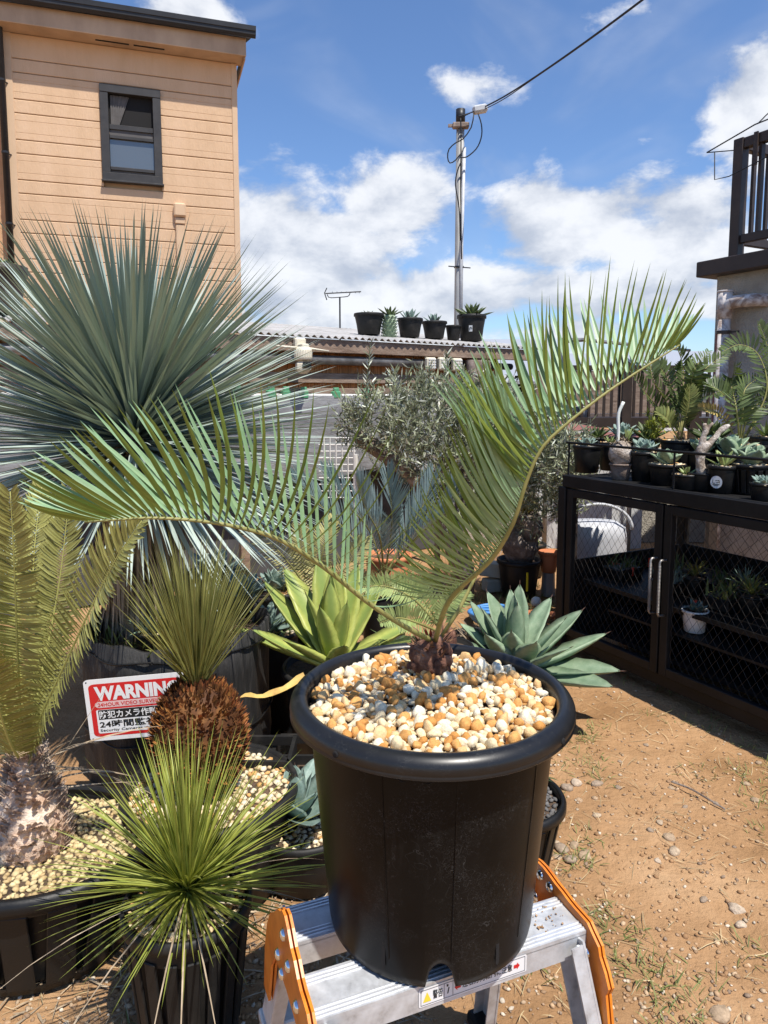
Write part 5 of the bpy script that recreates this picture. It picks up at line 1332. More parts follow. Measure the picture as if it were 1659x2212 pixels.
for u0, u1 in ((hpix(205, 66, .14)[0], hpix(278, 82, .14)[0]), (hpix(288, 84, .14)[0], hpix(355, 97, .14)[0])):
    mb = MB(); mb.box(hp_((u0 + u1) / 2, .13, ZE - .001), (abs(u1 - u0), .03, .006), HU, HN); mb.build('soffit_vent', m_dark, house)
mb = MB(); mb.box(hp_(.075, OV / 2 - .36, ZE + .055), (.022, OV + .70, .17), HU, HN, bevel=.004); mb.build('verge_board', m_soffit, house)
# outlet box, pipe on the right edge, downpipe at the left
u_, zc = hpix(388, 456); mb = MB(); mb.box(hp_(u_, .05, zc), (.15, .075, .17), HU, HN, bevel=.02); bx_ = mb.build('outlet_box', m_trim, house)
mb = MB(); mb.box(hp_(u_, .035, zc - .13), (.12, .05, .08), HU, HN, bevel=.01); mb.build('box_neck', m_trim, bx_)
mb = MB(); mb.box(hp_(u_, .03, zc - .9), (.11, .04, 1.45), HU, HN, bevel=.01); mb.build('pipe_cover', m_trim, bx_)
mb = MB(); mb.box(hp_(.02, .0, 2.35), (.05, .05, .35), HU, HN, bevel=.01); mb.build('corner_cover', m_white_pl, house)
ud = hpix(21, 500, .10)[0]
dtop = hpix(4, 95, .09)
mb = MB(); mb.tube([hp_(ud, .10, 1.0), hp_(ud, .10, ZE + .1), hp_(ud, .2, ZE + .19)], .038, 12); dpi = mb.build('downpipe', m_gutter, house, smooth=True)
for z in (2.6, 3.4, 4.2, 5.0):
    mb = MB(); mb.tube([hp_(ud, .10, z - .012), hp_(ud, .10, z + .012)], .043, 12); mb.beam(hp_(ud, .08, z), hp_(ud + .07, -.0, z), .012, .012); mb.build('pipe_bracket', m_gutter, dpi)
annex = thing('orange_annex', hp_(UL - 1), 'strip of brighter orange stucco wall left of the black downpipe', 'building')
mb = MB(); mb.box(hp_(UL - 1.35, -2.0, 2.7), (2.68, 3.6, 5.4), HU, HN); mb.build('wall', m_orangewall, annex)

# ================================================================== garden shed with corrugated roof
ra_ = ray(525, 722); rb_ = ray(1160, 756)
SY0 = 5.5
ZS = None
# the front edge of the roof is level: solve its right end from the same height
pL = at_y(525, 722, 5.05); kz = (pL.z - CAM_H) / (rb_.z); pR = Vector((rb_.x * kz, rb_.y * kz, pL.z))
EU = (pR - pL); EU.z = 0; ELEN = EU.length; EU.normalize(); EB = Vector((-EU.y, EU.x, 0))
def sp3(s_, d=0, z=0): return Vector((pL.x, pL.y, 0)) + EU * s_ + EB * d + Vector((0, 0, z))
ZR = pL.z
SLo = -3.2
shed = thing('garden_shed', sp3(0, .3), 'low garden shed with a corrugated roof and orange reed cladding', 'shed')
mb = MB(); rows = []
npitch = int((ELEN - SLo) / .062); ns = npitch * 6; SLP = .135
for d in (-.05, 2.2):
    rows.append([sp3(SLo + (ELEN - SLo) * i / ns + .0, d, ZR + .012 + (d + .05) * SLP + .011 * cos(i / 6 * 2 * pi)) for i in range(ns + 1)])
mb.quadstrip(rows); rows2 = [[v_ - Vector((0, 0, .004)) for v_ in r_] for r_ in rows]; mb.quadstrip([r_[::-1] for r_ in rows2])
mb.quadstrip([rows2[0], rows[0]])
mb.build('corrugated_roof', m_corr, shed)
def zroof(d): return ZR + .025 + (d + .05) * SLP
mb = MB(); mb.beam(sp3(SLo, 0, ZR - .055), sp3(ELEN - .03, 0, ZR - .055), .045, .10, bevel=.004); mb.build('fascia_board', m_brownwood, shed)
mb = MB(); mb.tube([sp3(SLo, .03, ZR - .155), sp3(ELEN * .55, .03, ZR - .16)], .036, 14); mb.build('steel_pipe', m_steelpipe, shed, smooth=True)
mb = MB(); mb.tube([sp3(ELEN * .52, .045, ZR - .16), sp3(ELEN * .9, .045, ZR - .165)], .030, 12); mb.build('dark_pipe', m_black_steel, shed, smooth=True)
# reed / plank cladding
mb = MB(); x = SLo
while x < ELEN * .86:
    w = R(.012, .03); mb.box(sp3(x + w / 2, .105 + R(-.004, .004), ZR - .22 + R(-.004, .004)), (w * .92, .012, .40), EU, EB); x += w
mb.build('reed_cladding', m_reed, shed, kind='stuff')
for z, h in ((ZR - .295, .075), (ZR - .395, .045)):
    mb = MB(); mb.beam(sp3(SLo, .075, z), sp3(ELEN * .8, .075, z), .03, h, bevel=.003); mb.build('cross_board', m_brownwood, shed)
mb = MB(); mb.tube([sp3(SLo, .03, ZR - .415), sp3(ELEN * .5, .03, ZR - .435), sp3(ELEN * .72, .03, ZR - .45)], .016, 10); mb.build('white_pipe', m_white_pl, shed, smooth=True)
for x in (512, 585, 617, 655, 725, 790):
    p = on_plane(x, 822, sp3(0, .02), EB); s_ = (p - sp3(0, 0)).dot(EU); zc = ZR - .415 - .02 * max(0, s_) / (ELEN * .5)
    mb = MB(); mb.box(sp3(s_, .02, zc), (.07, .05, .06), EU, EB, bevel=.008); mb.box(sp3(s_, .015, zc + .04), (.045, .03, .035), EU, EB, bevel=.005); mb.build('green_clip', m_clip, shed)
# netting sheet with folds, sagging
mb = MB(); rows = []
for j in range(15):
    t_ = j / 14
    rows.append([sp3(SLo + (ELEN * .9 - SLo) * i / 90, -.002 + .05 * t_ + .5 * .018 * sin(i * .55 + 2 * t_) * t_ + .02 * mnoise.noise(Vector((i * .15, t_ * 3, 0))), ZR - .43 - .62 * t_ - .03 * sin(i * .35) * t_) for i in range(91)])
mb.quadstrip(rows); mb.build('netting', m_net, shed, smooth=True)
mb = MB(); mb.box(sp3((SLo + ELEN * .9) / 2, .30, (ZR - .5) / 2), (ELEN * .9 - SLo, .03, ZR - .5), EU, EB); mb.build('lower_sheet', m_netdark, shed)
for s_ in (-1.2, .1, ELEN * .86):
    mb = MB(); mb.box(sp3(s_, .27, ZR / 2 - .05), (.07, .06, ZR - .1), EU, EB); mb.build('post', m_brownwood, shed)
mb = MB(); mb.box(sp3((SLo + ELEN) / 2, 2.0, ZR / 2 + .1), (ELEN - SLo - .1, .05, ZR), EU, EB); mb.build('back_wall', m_brownwood, shed)
mb = MB(); mb.box(sp3(ELEN * .9, 1.15, ZR / 2), (.04, 1.6, ZR - .1), EU, EB); mb.build('side_wall', m_brownwood, shed)
# tarp-wrapped post at the right
p = on_plane(1030, 840, sp3(0, .0), EB); s_ = (p - sp3(0, 0)).dot(EU); c = sp3(s_, .02)
mb = MB(); mb.lathe(c, [(.10, .9), (.115, 1.3), (.12, ZR - .32), (.135, ZR - .18), (.13, ZR - .12)], 20, lambda a, r, z: (r * (1 + .16 * sin(a * 5 + z * 7) + .1 * mnoise.noise(Vector((cos(a), sin(a), z * 5)))), z)); mb.build('tarp_wrap', m_tarp, shed, smooth=True)

# security camera
p = on_plane(655, 770, sp3(0, -.10), EB); cs = (p - sp3(0, 0)).dot(EU); c = sp3(cs, -.10, p.z)
scam = thing('security_camera', c, 'cream security camera with two antennas hanging from the shed roof edge', 'security camera')
mb = MB(); mb.box(c + EB * .05 + Vector((0, 0, .085)), (.09, .05, .10), EU, EB, bevel=.01); mb.box(c + Vector((0, 0, .075)), (.06, .08, .03), EU, EB, bevel=.006); mb.build('bracket', m_cream, scam)
mb = MB(); mb.lathe(c, [(.045, .068), (.062, .06), (.066, .03), (.066, -.015), (.06, -.03), (.001, -.03)], 24); body = mb.build('body', m_cream, scam, smooth=True)
for k in range(10):
    a = pi + .3 + k * .28; mb = MB(); mb.box(c + Vector((cos(a) * .066, sin(a) * .066, .018)), (.004, .008, .055), Vector((cos(a), sin(a), 0)), Vector((-sin(a), cos(a), 0))); mb.build('cooling_fin', m_cream, body)
mb = MB(); mb.box(c + Vector((0, -.005, -.075)), (.115, .09, .10), EU, EB, bevel=.03); hd = mb.build('camera_head', m_cream, scam)
mb = MB(); mb.box(c - EB * .055 + Vector((0, 0, -.065)), (.075, .012, .045), EU, EB, bevel=.01); mb.build('lens', m_lens, hd)
for q in (-1, 1):
    mb = MB(); mb.tube([c + EU * .04 * q + Vector((0, 0, .06)), c + EU * .22 * q + Vector((0, 0, .045 if q > 0 else .068))], [.010, .006], 8); mb.build('antenna', m_cream, scam, smooth=True)
# flood lights
for k, (x, y, lab) in enumerate(((930, 786, 'leftmost of the three cream floodlights under the shed roof'), (957, 786, 'middle cream floodlight under the shed roof'), (987, 788, 'rightmost cream floodlight under the shed roof, next to the wrapped post'))):
    p = on_plane(x, y, sp3(0, -.06), EB); t = thing('floodlight', p, lab, 'floodlight'); w = 26 * KPX * p.y * 1.0
    mb = MB(); mb.box(p, (w, .05, w * 1.05), EU, EB, bevel=.012); mb.build('housing', m_cream, t)
    mb = MB()
    for i in range(4):
        for j in range(4): mb.lathe((0, 0, 0), [(.009, 0), (.006, .003), (.0005, .004)], 8); q = mb.v[-24:]; M_ = Matrix((EU, Vector((0, 0, 1)), -EB)).transposed(); mb.v[-24:] = [M_ @ v_ + p - EB * .026 + EU * (i - 1.5) * w * .21 + Vector((0, 0, (j - 1.5) * w * .21)) for v_ in q]
    mb.build('led_lenses', m_grey, t, kind='stuff')
    mb = MB(); mb.beam(p + EB * .03, p + EB * .08 + Vector((0, 0, .1)), .02, .02); mb.build('bracket', m_cream, t)
# pots on the shed roof
def roof_pot(x, yt, yb, wpx, d, kind, label, L=.12):
    p = on_plane(x, yb, sp3(0, d), EB); s_ = (p - sp3(0, 0)).dot(EU); c = sp3(s_, d, zroof(d)); w = wpx * KPX * c.y; h = (yb - yt) * KPX * c.y * 1.15
    t = thing('roof_pot', c, label, 'potted plant')
    lathe_pot(t, c, w * .36, w * .47, h, m_pot2, w * .035, h * .15, 30)
    tp = c + Vector((0, 0, h - .03))
    if kind == 'agave': small_agave(t, tp, L, 22, AGK, 10, 75, .8)
    elif kind == 'twig': small_agave(t, tp, L, 9, AGK, 10, 50, .7)
    elif kind == 'cup': small_agave(t, tp, L, 12, AGD, 25, 80, .9)
    return t, c, w, h
roof_pot(797, 700, 739, 64, .42, 'twig', 'wide black pot at the left end of the row on the shed roof', .10)
roof_pot(885, 706, 741, 56, .38, 'cup', 'black pot with a low grey rosette right of the pineapple-like planter on the shed roof', .14)
roof_pot(938, 710, 742, 54, .38, 'cup', 'black pot with a small open rosette in the middle of the shed roof row', .13)
roof_pot(979, 717, 744, 34, .36, 'twig', 'smallest black pot of the row on the shed roof, beside the pole', .07)
t, c, w, h = roof_pot(1018, 698, 746, 62, .34, 'agave', 'tall black pot with a dark spiky agave at the right end of the shed roof', .20)
vd = Vector((-.15, -1, 0)).normalized(); q = c + vd * (w * .455) + Vector((0, 0, h * .45)); sdv = Vector((0, 0, 1)).cross(vd)
mb = MB(); mb.poly([q + sdv * x + Vector((0, 0, z)) for x, z in ((-.02, -.028), (.012, -.028), (.012, .028), (-.02, .028))]); mb.build('sticker', m_grey, t)
mb = MB(); mb.tube([q + vd * .002 + sdv * (-.004 + .010 * cos(a)) + Vector((0, 0, .012 * sin(a) - .002)) for a in [k * .35 for k in range(13)]], .0025, 5); mb.build('sticker_print', m_sign_k, t)
# pineapple-like planter: stacked pale-tipped leaf bases
p = on_plane(841, 738, sp3(0, .34), EB); s_ = (p - sp3(0, 0)).dot(EU); c = sp3(s_, .34, zroof(.34) - .01); t = thing('trunked_agave', c, 'column of green leaf bases with white tips, like a pineapple, on the shed roof', 'agave')
mb = MB(); mb.lathe(c, [(.05, 0), (.055, .01), (.06, .10), (.052, .19), (.001, .195)], 20); mb.build('stem', m_pine, t, smooth=True)
for r_ in range(7):
    for k in range(11):
        a = 2 * pi * (k + .5 * (r_ % 2)) / 11; mb = MB(); rr2 = .062 if r_ < 6 else .055
        b0 = c + Vector((cos(a) * rr2, sin(a) * rr2, .012 + r_ * .026)); n_ = Vector((cos(a), sin(a), .25)); sd = Vector((-sin(a), cos(a), 0))
        tip = b0 + n_ * .016 + Vector((0, 0, .012))
        mb.poly([b0 - sd * .016, b0 - Vector((0, 0, .013)), tip], 0); mb.poly([b0 - Vector((0, 0, .013)), b0 + sd * .016, tip], 0); mb.poly([b0 + sd * .016, b0 + Vector((0, 0, .012)), tip], 1); mb.poly([b0 + Vector((0, 0, .012)), b0 - sd * .016, tip], 1)
        mb.build('leaf_base', [m_pine, m_chalk], t)
small_agave(t, c + Vector((0, 0, .18)), .13, 14, AGK, 10, 75, .8)
# urn on the roof, far left
p = on_plane(22, 655, sp3(0, .25), EB); s_ = (p - sp3(0, 0)).dot(EU); c = sp3(s_ - .06, .25, zroof(.25)); t = thing('urn_pot', c, 'dark glazed urn with a green succulent on the roof at the left edge', 'potted plant')
mb = MB(); mb.lathe(c, [(.10, 0), (.12, .02), (.135, .12), (.15, .2), (.165, .235), (.172, .245), (.172, .262), (.165, .268), (.168, .28), (.15, .285), (.14, .24), (.001, .24)], 40); mb.build('urn', m_brown_rail, t, smooth=True)
small_agave(t, c + Vector((0, 0, .25)), .13, 26, AGP, 0, 60, 1.6)
small_agave(t, c + Vector((0.02, 0, .25)), .15, 14, AGK, 0, 40, 1.6)

# ================================================================== utility pole
c = at_y(990, 700, 8.6); c.z = 0; pt = at_y(990.5, 262, 8.6)
pole = thing('utility_pole', c, 'thin grey service pole with loose cables rising behind the shed', 'pole')
mb = MB(); mb.tube([c, Vector((c.x, c.y, pt.z))], [.054, .047], 16); mb.build('shaft', m_pole, pole, smooth=True)
mb = MB(); mb.tube([Vector((c.x, c.y, pt.z - .02)), Vector((c.x, c.y, pt.z + .13))], .054, 16); mb.build('cap', m_gutter, pole, smooth=True)
mb = MB(); mb.box(Vector((c.x, c.y - .03, pt.z - .06)), (.19, .09, .06), bevel=.01); mb.box(Vector((c.x - .11, c.y - .03, pt.z - .06)), (.07, .03, .03)); mb.build('clamp', m_tarp, pole)
q0 = at_y(1003, 318, 8.55); q1 = at_y(996, 560, 8.55); mb = MB(); mb.tube([q0, q1, Vector((c.x + .03, 8.55, 1.9))], .021, 8); mb.build('conduit', m_grey, pole, smooth=True)
zb_ = at_y(990, 577, 8.6).z; mb = MB(); mb.tube([Vector((c.x, c.y, zb_ - .008)), Vector((c.x, c.y, zb_ + .008))], .06, 12); mb.beam(Vector((c.x - .13, c.y - .06, zb_)), Vector((c.x + .13, c.y - .06, zb_ - .02)), .008, .012); mb.build('band', m_gutter, pole)
jb = at_y(1037, 236, 8.5); mb = MB(); mb.box(jb, (.17, .10, .085), Vector((.98, 0, .17)), Vector((0, 1, 0)), Vector((-.17, 0, .98)), bevel=.02); mb.build('junction_box', m_grey, pole)
Y_ = 8.5
for pts_ in ([(990, 252), (1010, 246), (1026, 240)], [(1000, 252), (1018, 243), (1028, 240)], [(1024, 244), (1018, 275), (1000, 300), (985, 308), (970, 322), (967, 340), (972, 352), (985, 345), (1000, 325)], [(1033, 246), (1040, 270), (1040, 295), (1030, 320), (1010, 338), (996, 341)], [(998, 345), (988, 370), (984, 400), (992, 450), (994, 520)], [(995, 255), (996, 300), (995, 400), (997, 560)]):
    mb = MB(); mb.tube(cr([at_y(x, y, Y_ - .03) for x, y in pts_], 16), .0075, 5); mb.build('cable', m_wire, pole, smooth=True)
mb = MB(); a = at_y(1045, 232, 8.5); pts_ = [(1045, 232, 8.5), (1090, 208, 8.0), (1150, 170, 7.4), (1230, 115, 6.7), (1320, 50, 6.1), (1420, -25, 5.6), (1560, -130, 5.0)]
mb.tube(cr([at_y(*q) for q in pts_], 40), .0085, 5); mb.tube(cr([at_y(x, y + (5 if i < 2 else 2), Y) for i, (x, y, Y) in enumerate(pts_)], 40), .005, 5)
sw = mb.build('service_wire', m_wire, pole, smooth=True)
# aerial
c = at_y(735, 735, 8.0); t = thing('tv_aerial', (c.x, c.y, 0), 'thin rooftop television aerial left of the pots on the shed', 'aerial')
tp = at_y(734, 642, 8.0); mb = MB(); mb.tube([Vector((c.x, 8, 0)), tp], .010, 6); mb.build('mast', m_gutter, t)
mb = MB(); mb.tube([at_y(703, 634, 8), at_y(780, 630, 8)], .007, 6); mb.tube(cr([at_y(707, 636, 8), at_y(712, 643, 8), at_y(735, 642, 8), at_y(752, 640, 8), at_y(756, 633, 8)], 10), .005, 5); mb.build('boom', m_gutter, t)
mb = MB(); mb.tube([at_y(706, 622, 8), at_y(701, 633, 8), at_y(706, 648, 8)], .006, 5)
for x in (718, 728, 738, 748, 758, 768, 776): mb.tube([at_y(x, 633, 7.9), at_y(x, 630, 8.1)], .003, 4)
mb.build('elements', m_gutter, t)

# ================================================================== olive tree
OT = at_y(930, 1120, 4.75); OG = Vector((OT.x, OT.y, 0))
olive = thing('olive_tree', OG, 'small grey-green olive tree with a leaning trunk behind the big cycad', 'tree')
Yo = 4.75
trunk_pts = [Vector((OT.x + .22, Yo + .1, 0)), at_y(1000, 1230, Yo), at_y(965, 1140, Yo), at_y(925, 1070, Yo), at_y(890, 1025, Yo), at_y(845, 990, Yo), at_y(790, 955, Yo), at_y(770, 938, Yo)]
mb = MB(); mb.tube(cr(trunk_pts, 28), [.085 - .0014 * i for i in range(29)], 10)
mb.v = [v_ + Vector((.012 * mnoise.noise(v_ * 9), .012 * mnoise.noise(v_ * 9 + Vector((5, 0, 0))), .012 * mnoise.noise(v_ * 9 + Vector((0, 7, 0))))) for v_ in mb.v]
limbs = [[at_y(925, 1070, Yo), at_y(960, 1000, Yo), at_y(970, 930, Yo - .1), at_y(960, 850, Yo)], [at_y(965, 1140, Yo), at_y(1040, 1060, Yo + .2), at_y(1100, 1000, Yo + .2), at_y(1180, 1010, Yo + .1)], [at_y(890, 1025, Yo), at_y(860, 960, Yo + .2), at_y(830, 900, Yo + .2)], [at_y(960, 1000, Yo), at_y(1030, 940, Yo + .2), at_y(1060, 880, Yo)]]
for l in limbs: mb.tube(cr(l, 10), [.035 - .0025 * i for i in range(11)], 7)
mb.build('trunk', m_oltrunk, olive, smooth=True)
blobs = [(880, 905, 4.65, .30, 1.1), (960, 905, 4.65, .30, 1.2), (810, 900, 4.6, .2, .7), (1100, 930, 4.6, .3, 1), (1170, 1000, 4.5, .28, 1), (1050, 900, 4.6, .22, .9), (1030, 900, 4.9, .30, 1), (900, 880, 4.9, .2, .7), (1080, 960, 4.8, .30, 1), (1010, 1000, 4.6, .32, 1), (940, 960, 4.5, .30, 1), (790, 925, 4.65, .17, .6), (1170, 1020, 4.5, .26, 1.1), (1215, 1000, 4.35, .18, .9), (1130, 1090, 4.7, .26, .7), (1190, 1080, 4.5, .15, .45), (1000, 1080, 4.8, .26, .8), (1100, 890, 5.0, .16, .4), (850, 1000, 5.1, .18, .3)]
blobs = [(at_y(x, y, Y), r, w) for x, y, Y, r, w in blobs]
J = MB(); TW = MB()
for (c, r, w) in blobs:
    for k in range(int(230 * w)):
        d = rv(1)
        if d.length > 1: continue
        p = c + Vector((d.x, d.y * .8, d.z * .85)) * r * 1.08; dir_ = (d * .6 + Vector((0, -.1, .55)) + rv(.5)).normalized(); L = R(.07, .16)
        TW.tube([p, p + dir_ * L], [.0028, .0012], 4, cap=False)
        for j in range(7):
            t_ = j / 6; q = p + dir_ * L * t_; ld = (dir_ * R(.3, .9) + rv(1).normalized() * .75)
            J.blade(q, ld, R(.040, .070), R(.011, .018), up=rv(1) + Vector((0, -.3, .6)), segs=2, fold=.2, prof=lambda t: .5 + .5 * t if t > 0 else .35)
for (pts_) in ([(792, 900), (790, 850), (795, 800), (800, 745)], [(968, 870), (966, 820), (966, 765)], [(860, 880), (855, 840), (852, 800)], [(1225, 960), (1215, 930), (1232, 890)]):   # shoots
    cv = cr([at_y(x, y, 4.6) for x, y in pts_], 22); TW.tube(cv, .003, 4)
    for i, q in enumerate(cv):
        for sd in (-1, 1): J.blade(q, (sd * R(.3, .7), R(-.5, .3), R(.5, 1)), R(.035, .06), R(.010, .015), up=rv(1), segs=2, prof=lambda t: .5 + .5 * t if t > 0 else .35)
cr_ = J.build('crown', m_olive, olive, kind='stuff'); TW.build('twigs', m_olive, olive, kind='stuff')
# galvanised post in the olive
c = at_y(947, 900, 5.0); mb = MB(); mb.tube([Vector((c.x, 5.0, 0)), Vector((c.x, 5.0, at_y(947, 825, 5.0).z))], .022, 10); tag(mb.build('galvanised_post', m_pole, org=(c.x, 5.0, 0), smooth=True), 'grey galvanised post standing in the olive foliage', 'post')
# white wire grid panel
p0 = at_y(700, 946, 5.15); p1 = at_y(768, 946, 5.15); zb_ = at_y(768, 1075, 5.15).z; w = p1.x - p0.x
grid = thing('wire_grid_panel', ((p0.x + p1.x) / 2, 5.15, zb_), 'white wire grid panel standing before the grey netting', 'wire panel')
for k in range(6):
    mb = MB(); mb.tube([Vector((p0.x + w * k / 5 * .95, 5.15, p0.z)), Vector((p0.x + w * k / 5 * .95, 5.15, zb_))], .0045, 5); mb.build('wire', m_white_pl, grid)
for k in range(10):
    z = p0.z - (p0.z - zb_) * k / 9; mb = MB(); mb.tube([Vector((p0.x - .04, 5.155, z)), Vector((p1.x, 5.155, z))], .0045, 5); mb.build('wire', m_white_pl, grid)
mb = MB(); mb.tube([Vector((p1.x, 5.16, p0.z - .12)), Vector((p1.x, 5.16, 0))], .02, 8); mb.build('stake', m_white_pl, grid)

# ================================================================== cycads and clutter behind the big pot
def pot_cycad(x, y, Y, label, fr_list, mtl, L=.09, n=44, wd=.008, r=.13, stalk=m_rachis, b=30, ups=None, a0=72, a1=58):
    c = at_y(x, y, Y); base = Vector((c.x, c.y, 0)); t = thing('background_cycad', base, label, 'potted plant')
    lathe_pot(t, base, r * .8, r, max(.12, c.z - .04), m_pot2, .01, .02, 26)
    mb_ = MB(); lump(mb_, c + Vector((0, 0, -.02)), .05, .05, .05, 10, 7, .2); mb_.build('trunk', m_caudex, t, smooth=True)
    for pts_ in fr_list:
        f_ = [at_y(*q) for q in pts_]
        dioon_frond([c] + f_, [ups or Vector((R(-.3, .3), -.9, .4))] * (len(f_) + 1), L=L, n=n, wd=wd, b=b, root=t, mats=(stalk, mtl), r0=.006, s0=.16, segs=3, a0=a0, a1=a1)
    return t
pot_cycad(830, 1250, 3.7, 'steel-blue cycad with upright fronds behind the middle of the left frond', [[(760, 1160, 3.65), (690, 1090, 3.6), (630, 1030, 3.55)], [(800, 1150, 3.6), (750, 1090, 3.5), (700, 1020, 3.45)], [(845, 1150, 3.6), (845, 1090, 3.5), (835, 1020, 3.45)], [(880, 1150, 3.7), (915, 1090, 3.7), (935, 1030, 3.7)], [(820, 1160, 3.4), (790, 1100, 3.3), (770, 1040, 3.2)], [(900, 1160, 3.5), (960, 1110, 3.4), (985, 1050, 3.35)]], m_blue_frond, L=.20, n=36, wd=.0095, ups=Vector((0, -.6, .8)), b=48, a0=34, a1=24)
pot_cycad(690, 1330, 3.3, 'yellowish fine-leaved cycad low behind the yellow-green agave', [[(655, 1260, 3.25), (610, 1200, 3.2), (560, 1150, 3.2), (530, 1140, 3.2)], [(660, 1250, 3.4), (650, 1190, 3.4), (645, 1130, 3.4)], [(690, 1240, 3.4), (700, 1180, 3.4), (720, 1120, 3.45)], [(720, 1260, 3.3), (760, 1210, 3.3), (790, 1160, 3.3)], [(740, 1290, 3.3), (800, 1270, 3.25), (850, 1265, 3.2)]], m_fern, L=.10, n=46, wd=.007)
pot_cycad(960, 1370, 2.5, 'light green broad-fronded cycad between the two agaves', [[(900, 1300, 2.45), (840, 1268, 2.4), (780, 1268, 2.35)], [(925, 1310, 2.5), (890, 1268, 2.5), (855, 1255, 2.5)], [(900, 1345, 2.35), (860, 1335, 2.3), (820, 1345, 2.2)], [(960, 1320, 2.5), (985, 1290, 2.5), (1000, 1275, 2.5)]], m_lightgreen, L=.065, n=36, wd=.008, r=.1)
# black pot with a burnt-looking trunk
c = at_z(1120, 1288, 0); t = thing('potted_stump', c, 'black pot with a dark bulging trunk and a yellow strip, near the bench', 'potted plant')
lathe_pot(t, c, .115, .145, .27, m_pot, .012, .03, 32)
mb = MB(); Yc = c.y
lump(mb, c + Vector((.0, 0, .36)), .12, .12, .13, 20, 14, .3, 1, 3); lump(mb, c + Vector((.06, -.02, .50)), .095, .1, .12, 20, 14, .25, 1, 8); mb.build('trunk', m_oltrunk, t, smooth=True)
mb = MB(); mb.box(c + Vector((.03, -.138, .14)), (.014, .004, .13)); mb.build('yellow_strip', m_yellow, t)
mb = MB()
for k in range(90): mb.blade(c + Vector((.06 + R(-.04, .04), R(-.04, .04), .58)), (R(-1, 1), R(-1, 1), R(.3, 1.4)), R(.12, .3), R(.008, .014), droop=R(0, .4), segs=4)
mb.build('leaves', m_grass2, t, kind='stuff')
c = at_z(1160, 1262, 0) + Vector((0, .25, 0)); t = thing('grey_pot', c, 'dark grey ribbed pot with sprouts behind the bulging trunk pot', 'pot'); lathe_pot(t, c, .09, .11, .26, m_pot2, .01, .02, 24, ribs=12)
mb = MB()
for k in range(40): mb.blade(c + Vector((R(-.05, .05), R(-.05, .05), .24)), (R(-.8, .8), R(-.8, .8), 1), R(.06, .12), .012, droop=.3, segs=3)
mb.build('sprouts', m_weed, t, kind='stuff')
for k, (x, y, z0, r, lab) in enumerate(((1182, 1262, .26, .10, 'orange terracotta pot beside the left post of the bench'), (1165, 1335, .0, .07, 'broken orange terracotta shard on the grass by the bench post'))):
    c = at_z(x, y, z0) if k else at_y(1186, 1190, 4.9); c.z = 0 if k else max(0, c.z - .15)
    t = thing('terracotta_pot', Vector((c.x, c.y, 0)), lab, 'pot')
    if k == 0:
        lathe_pot(t, Vector((c.x, c.y, c.z)), .05, .066, .15, m_terra, .008, .025, 24)
        mb = MB(); mb.lathe((c.x, c.y, 0), [(.05, 0), (.045, c.z - .002)], 12, cap1=True); mb.build('stand', m_pole, t)
    else:
        mb = MB(); mb.lathe(c, [(.07, .005), (.08, .03), (.075, .032), (.06, .01)], 20, sx=1.4); mb.build('shard', m_terra, t, smooth=True)
# concrete block on another
c = at_z(1072, 1275, .0)
for k, (dz, rz, lab, s_) in enumerate(((.045, .3, 'greenish concrete block lying under the tilted pale block', (.19, .1, .09)), (.155, -.25, 'pale concrete block tilted on top of another block near the hose', (.24, .12, .10)))):
    mb = MB(); ex = Vector((cos(rz), sin(rz), -.08 * k)).normalized(); mb.box(c + Vector((0, 0, dz)), s_, ex, Vector((-ex.y, ex.x, 0)).normalized(), None, bevel=.006)
    tag(mb.build('concrete_block', m_block, org=c + Vector((0, 0, dz - .05))), lab, 'block')
# blue hose coil
c = at_z(1072, 1335, .03); mb = MB()
for k in range(4): mb.tube([c + Vector((cos(a) * (.14 + .01 * k), sin(a) * (.12 + .008 * k), .012 * k + .006 * sin(3 * a + k))) for a in [2 * pi * j / 40 for j in range(41)]], .011, 8)
tag(mb.build('garden_hose', m_blue, org=c, smooth=True), 'coiled blue garden hose on the ground behind the grey-green agave', 'hose')
mb = MB(); c = at_z(1158, 1300, .05); lump(mb, c, .035, .035, .035, 14, 9, .05); tag(mb.build('white_ball', m_chalk, org=c, smooth=True), 'small white ball lying on the grass above the agave', 'ball')
c = at_z(838, 1225, .35); c = at_y(838, 1225, 4.1); t = thing('terracotta_pot', Vector((c.x, c.y, 0)), 'orange terracotta pot glimpsed through the middle of the left frond', 'pot'); lathe_pot(t, Vector((c.x, c.y, 0)), .10, .13, c.z + .08, m_terra, .012, .03, 24)
# chain-link fence run behind the stump pot
f0 = Vector((.55, 5.7, 0)); f1 = Vector((2.2, 6.3, 0)); fd = (f1 - f0).normalized()
fence = thing('chain_link_fence', (f0 + f1) / 2, 'grey chain-link fence behind the bulging trunk pot', 'fence')
mb = MB(); Lf = (f1 - f0).length; w = .05
for i in range(int(Lf / w) + 1):
    pts_ = [f0 + fd * (i * w + (w * .5 if (j + i) % 2 else 0)) + Vector((0, .004 * (-1) ** j, .02 + j * .05)) for j in range(22)]; mb.tube(pts_, .0022, 4, cap=False)
mb.build('chain_link', m_pole, fence, kind='stuff')
for s_ in (0, .5, 1):
    mb = MB(); mb.tube([f0.lerp(f1, s_), f0.lerp(f1, s_) + Vector((0, 0, 1.12))], .022, 8); mb.build('post', m_pole, fence, smooth=True)
mb = MB(); mb.tube([f0 + Vector((0, 0, 1.08)), f1 + Vector((0, 0, 1.08))], .014, 8); mb.build('top_tube', m_pole, fence, smooth=True)

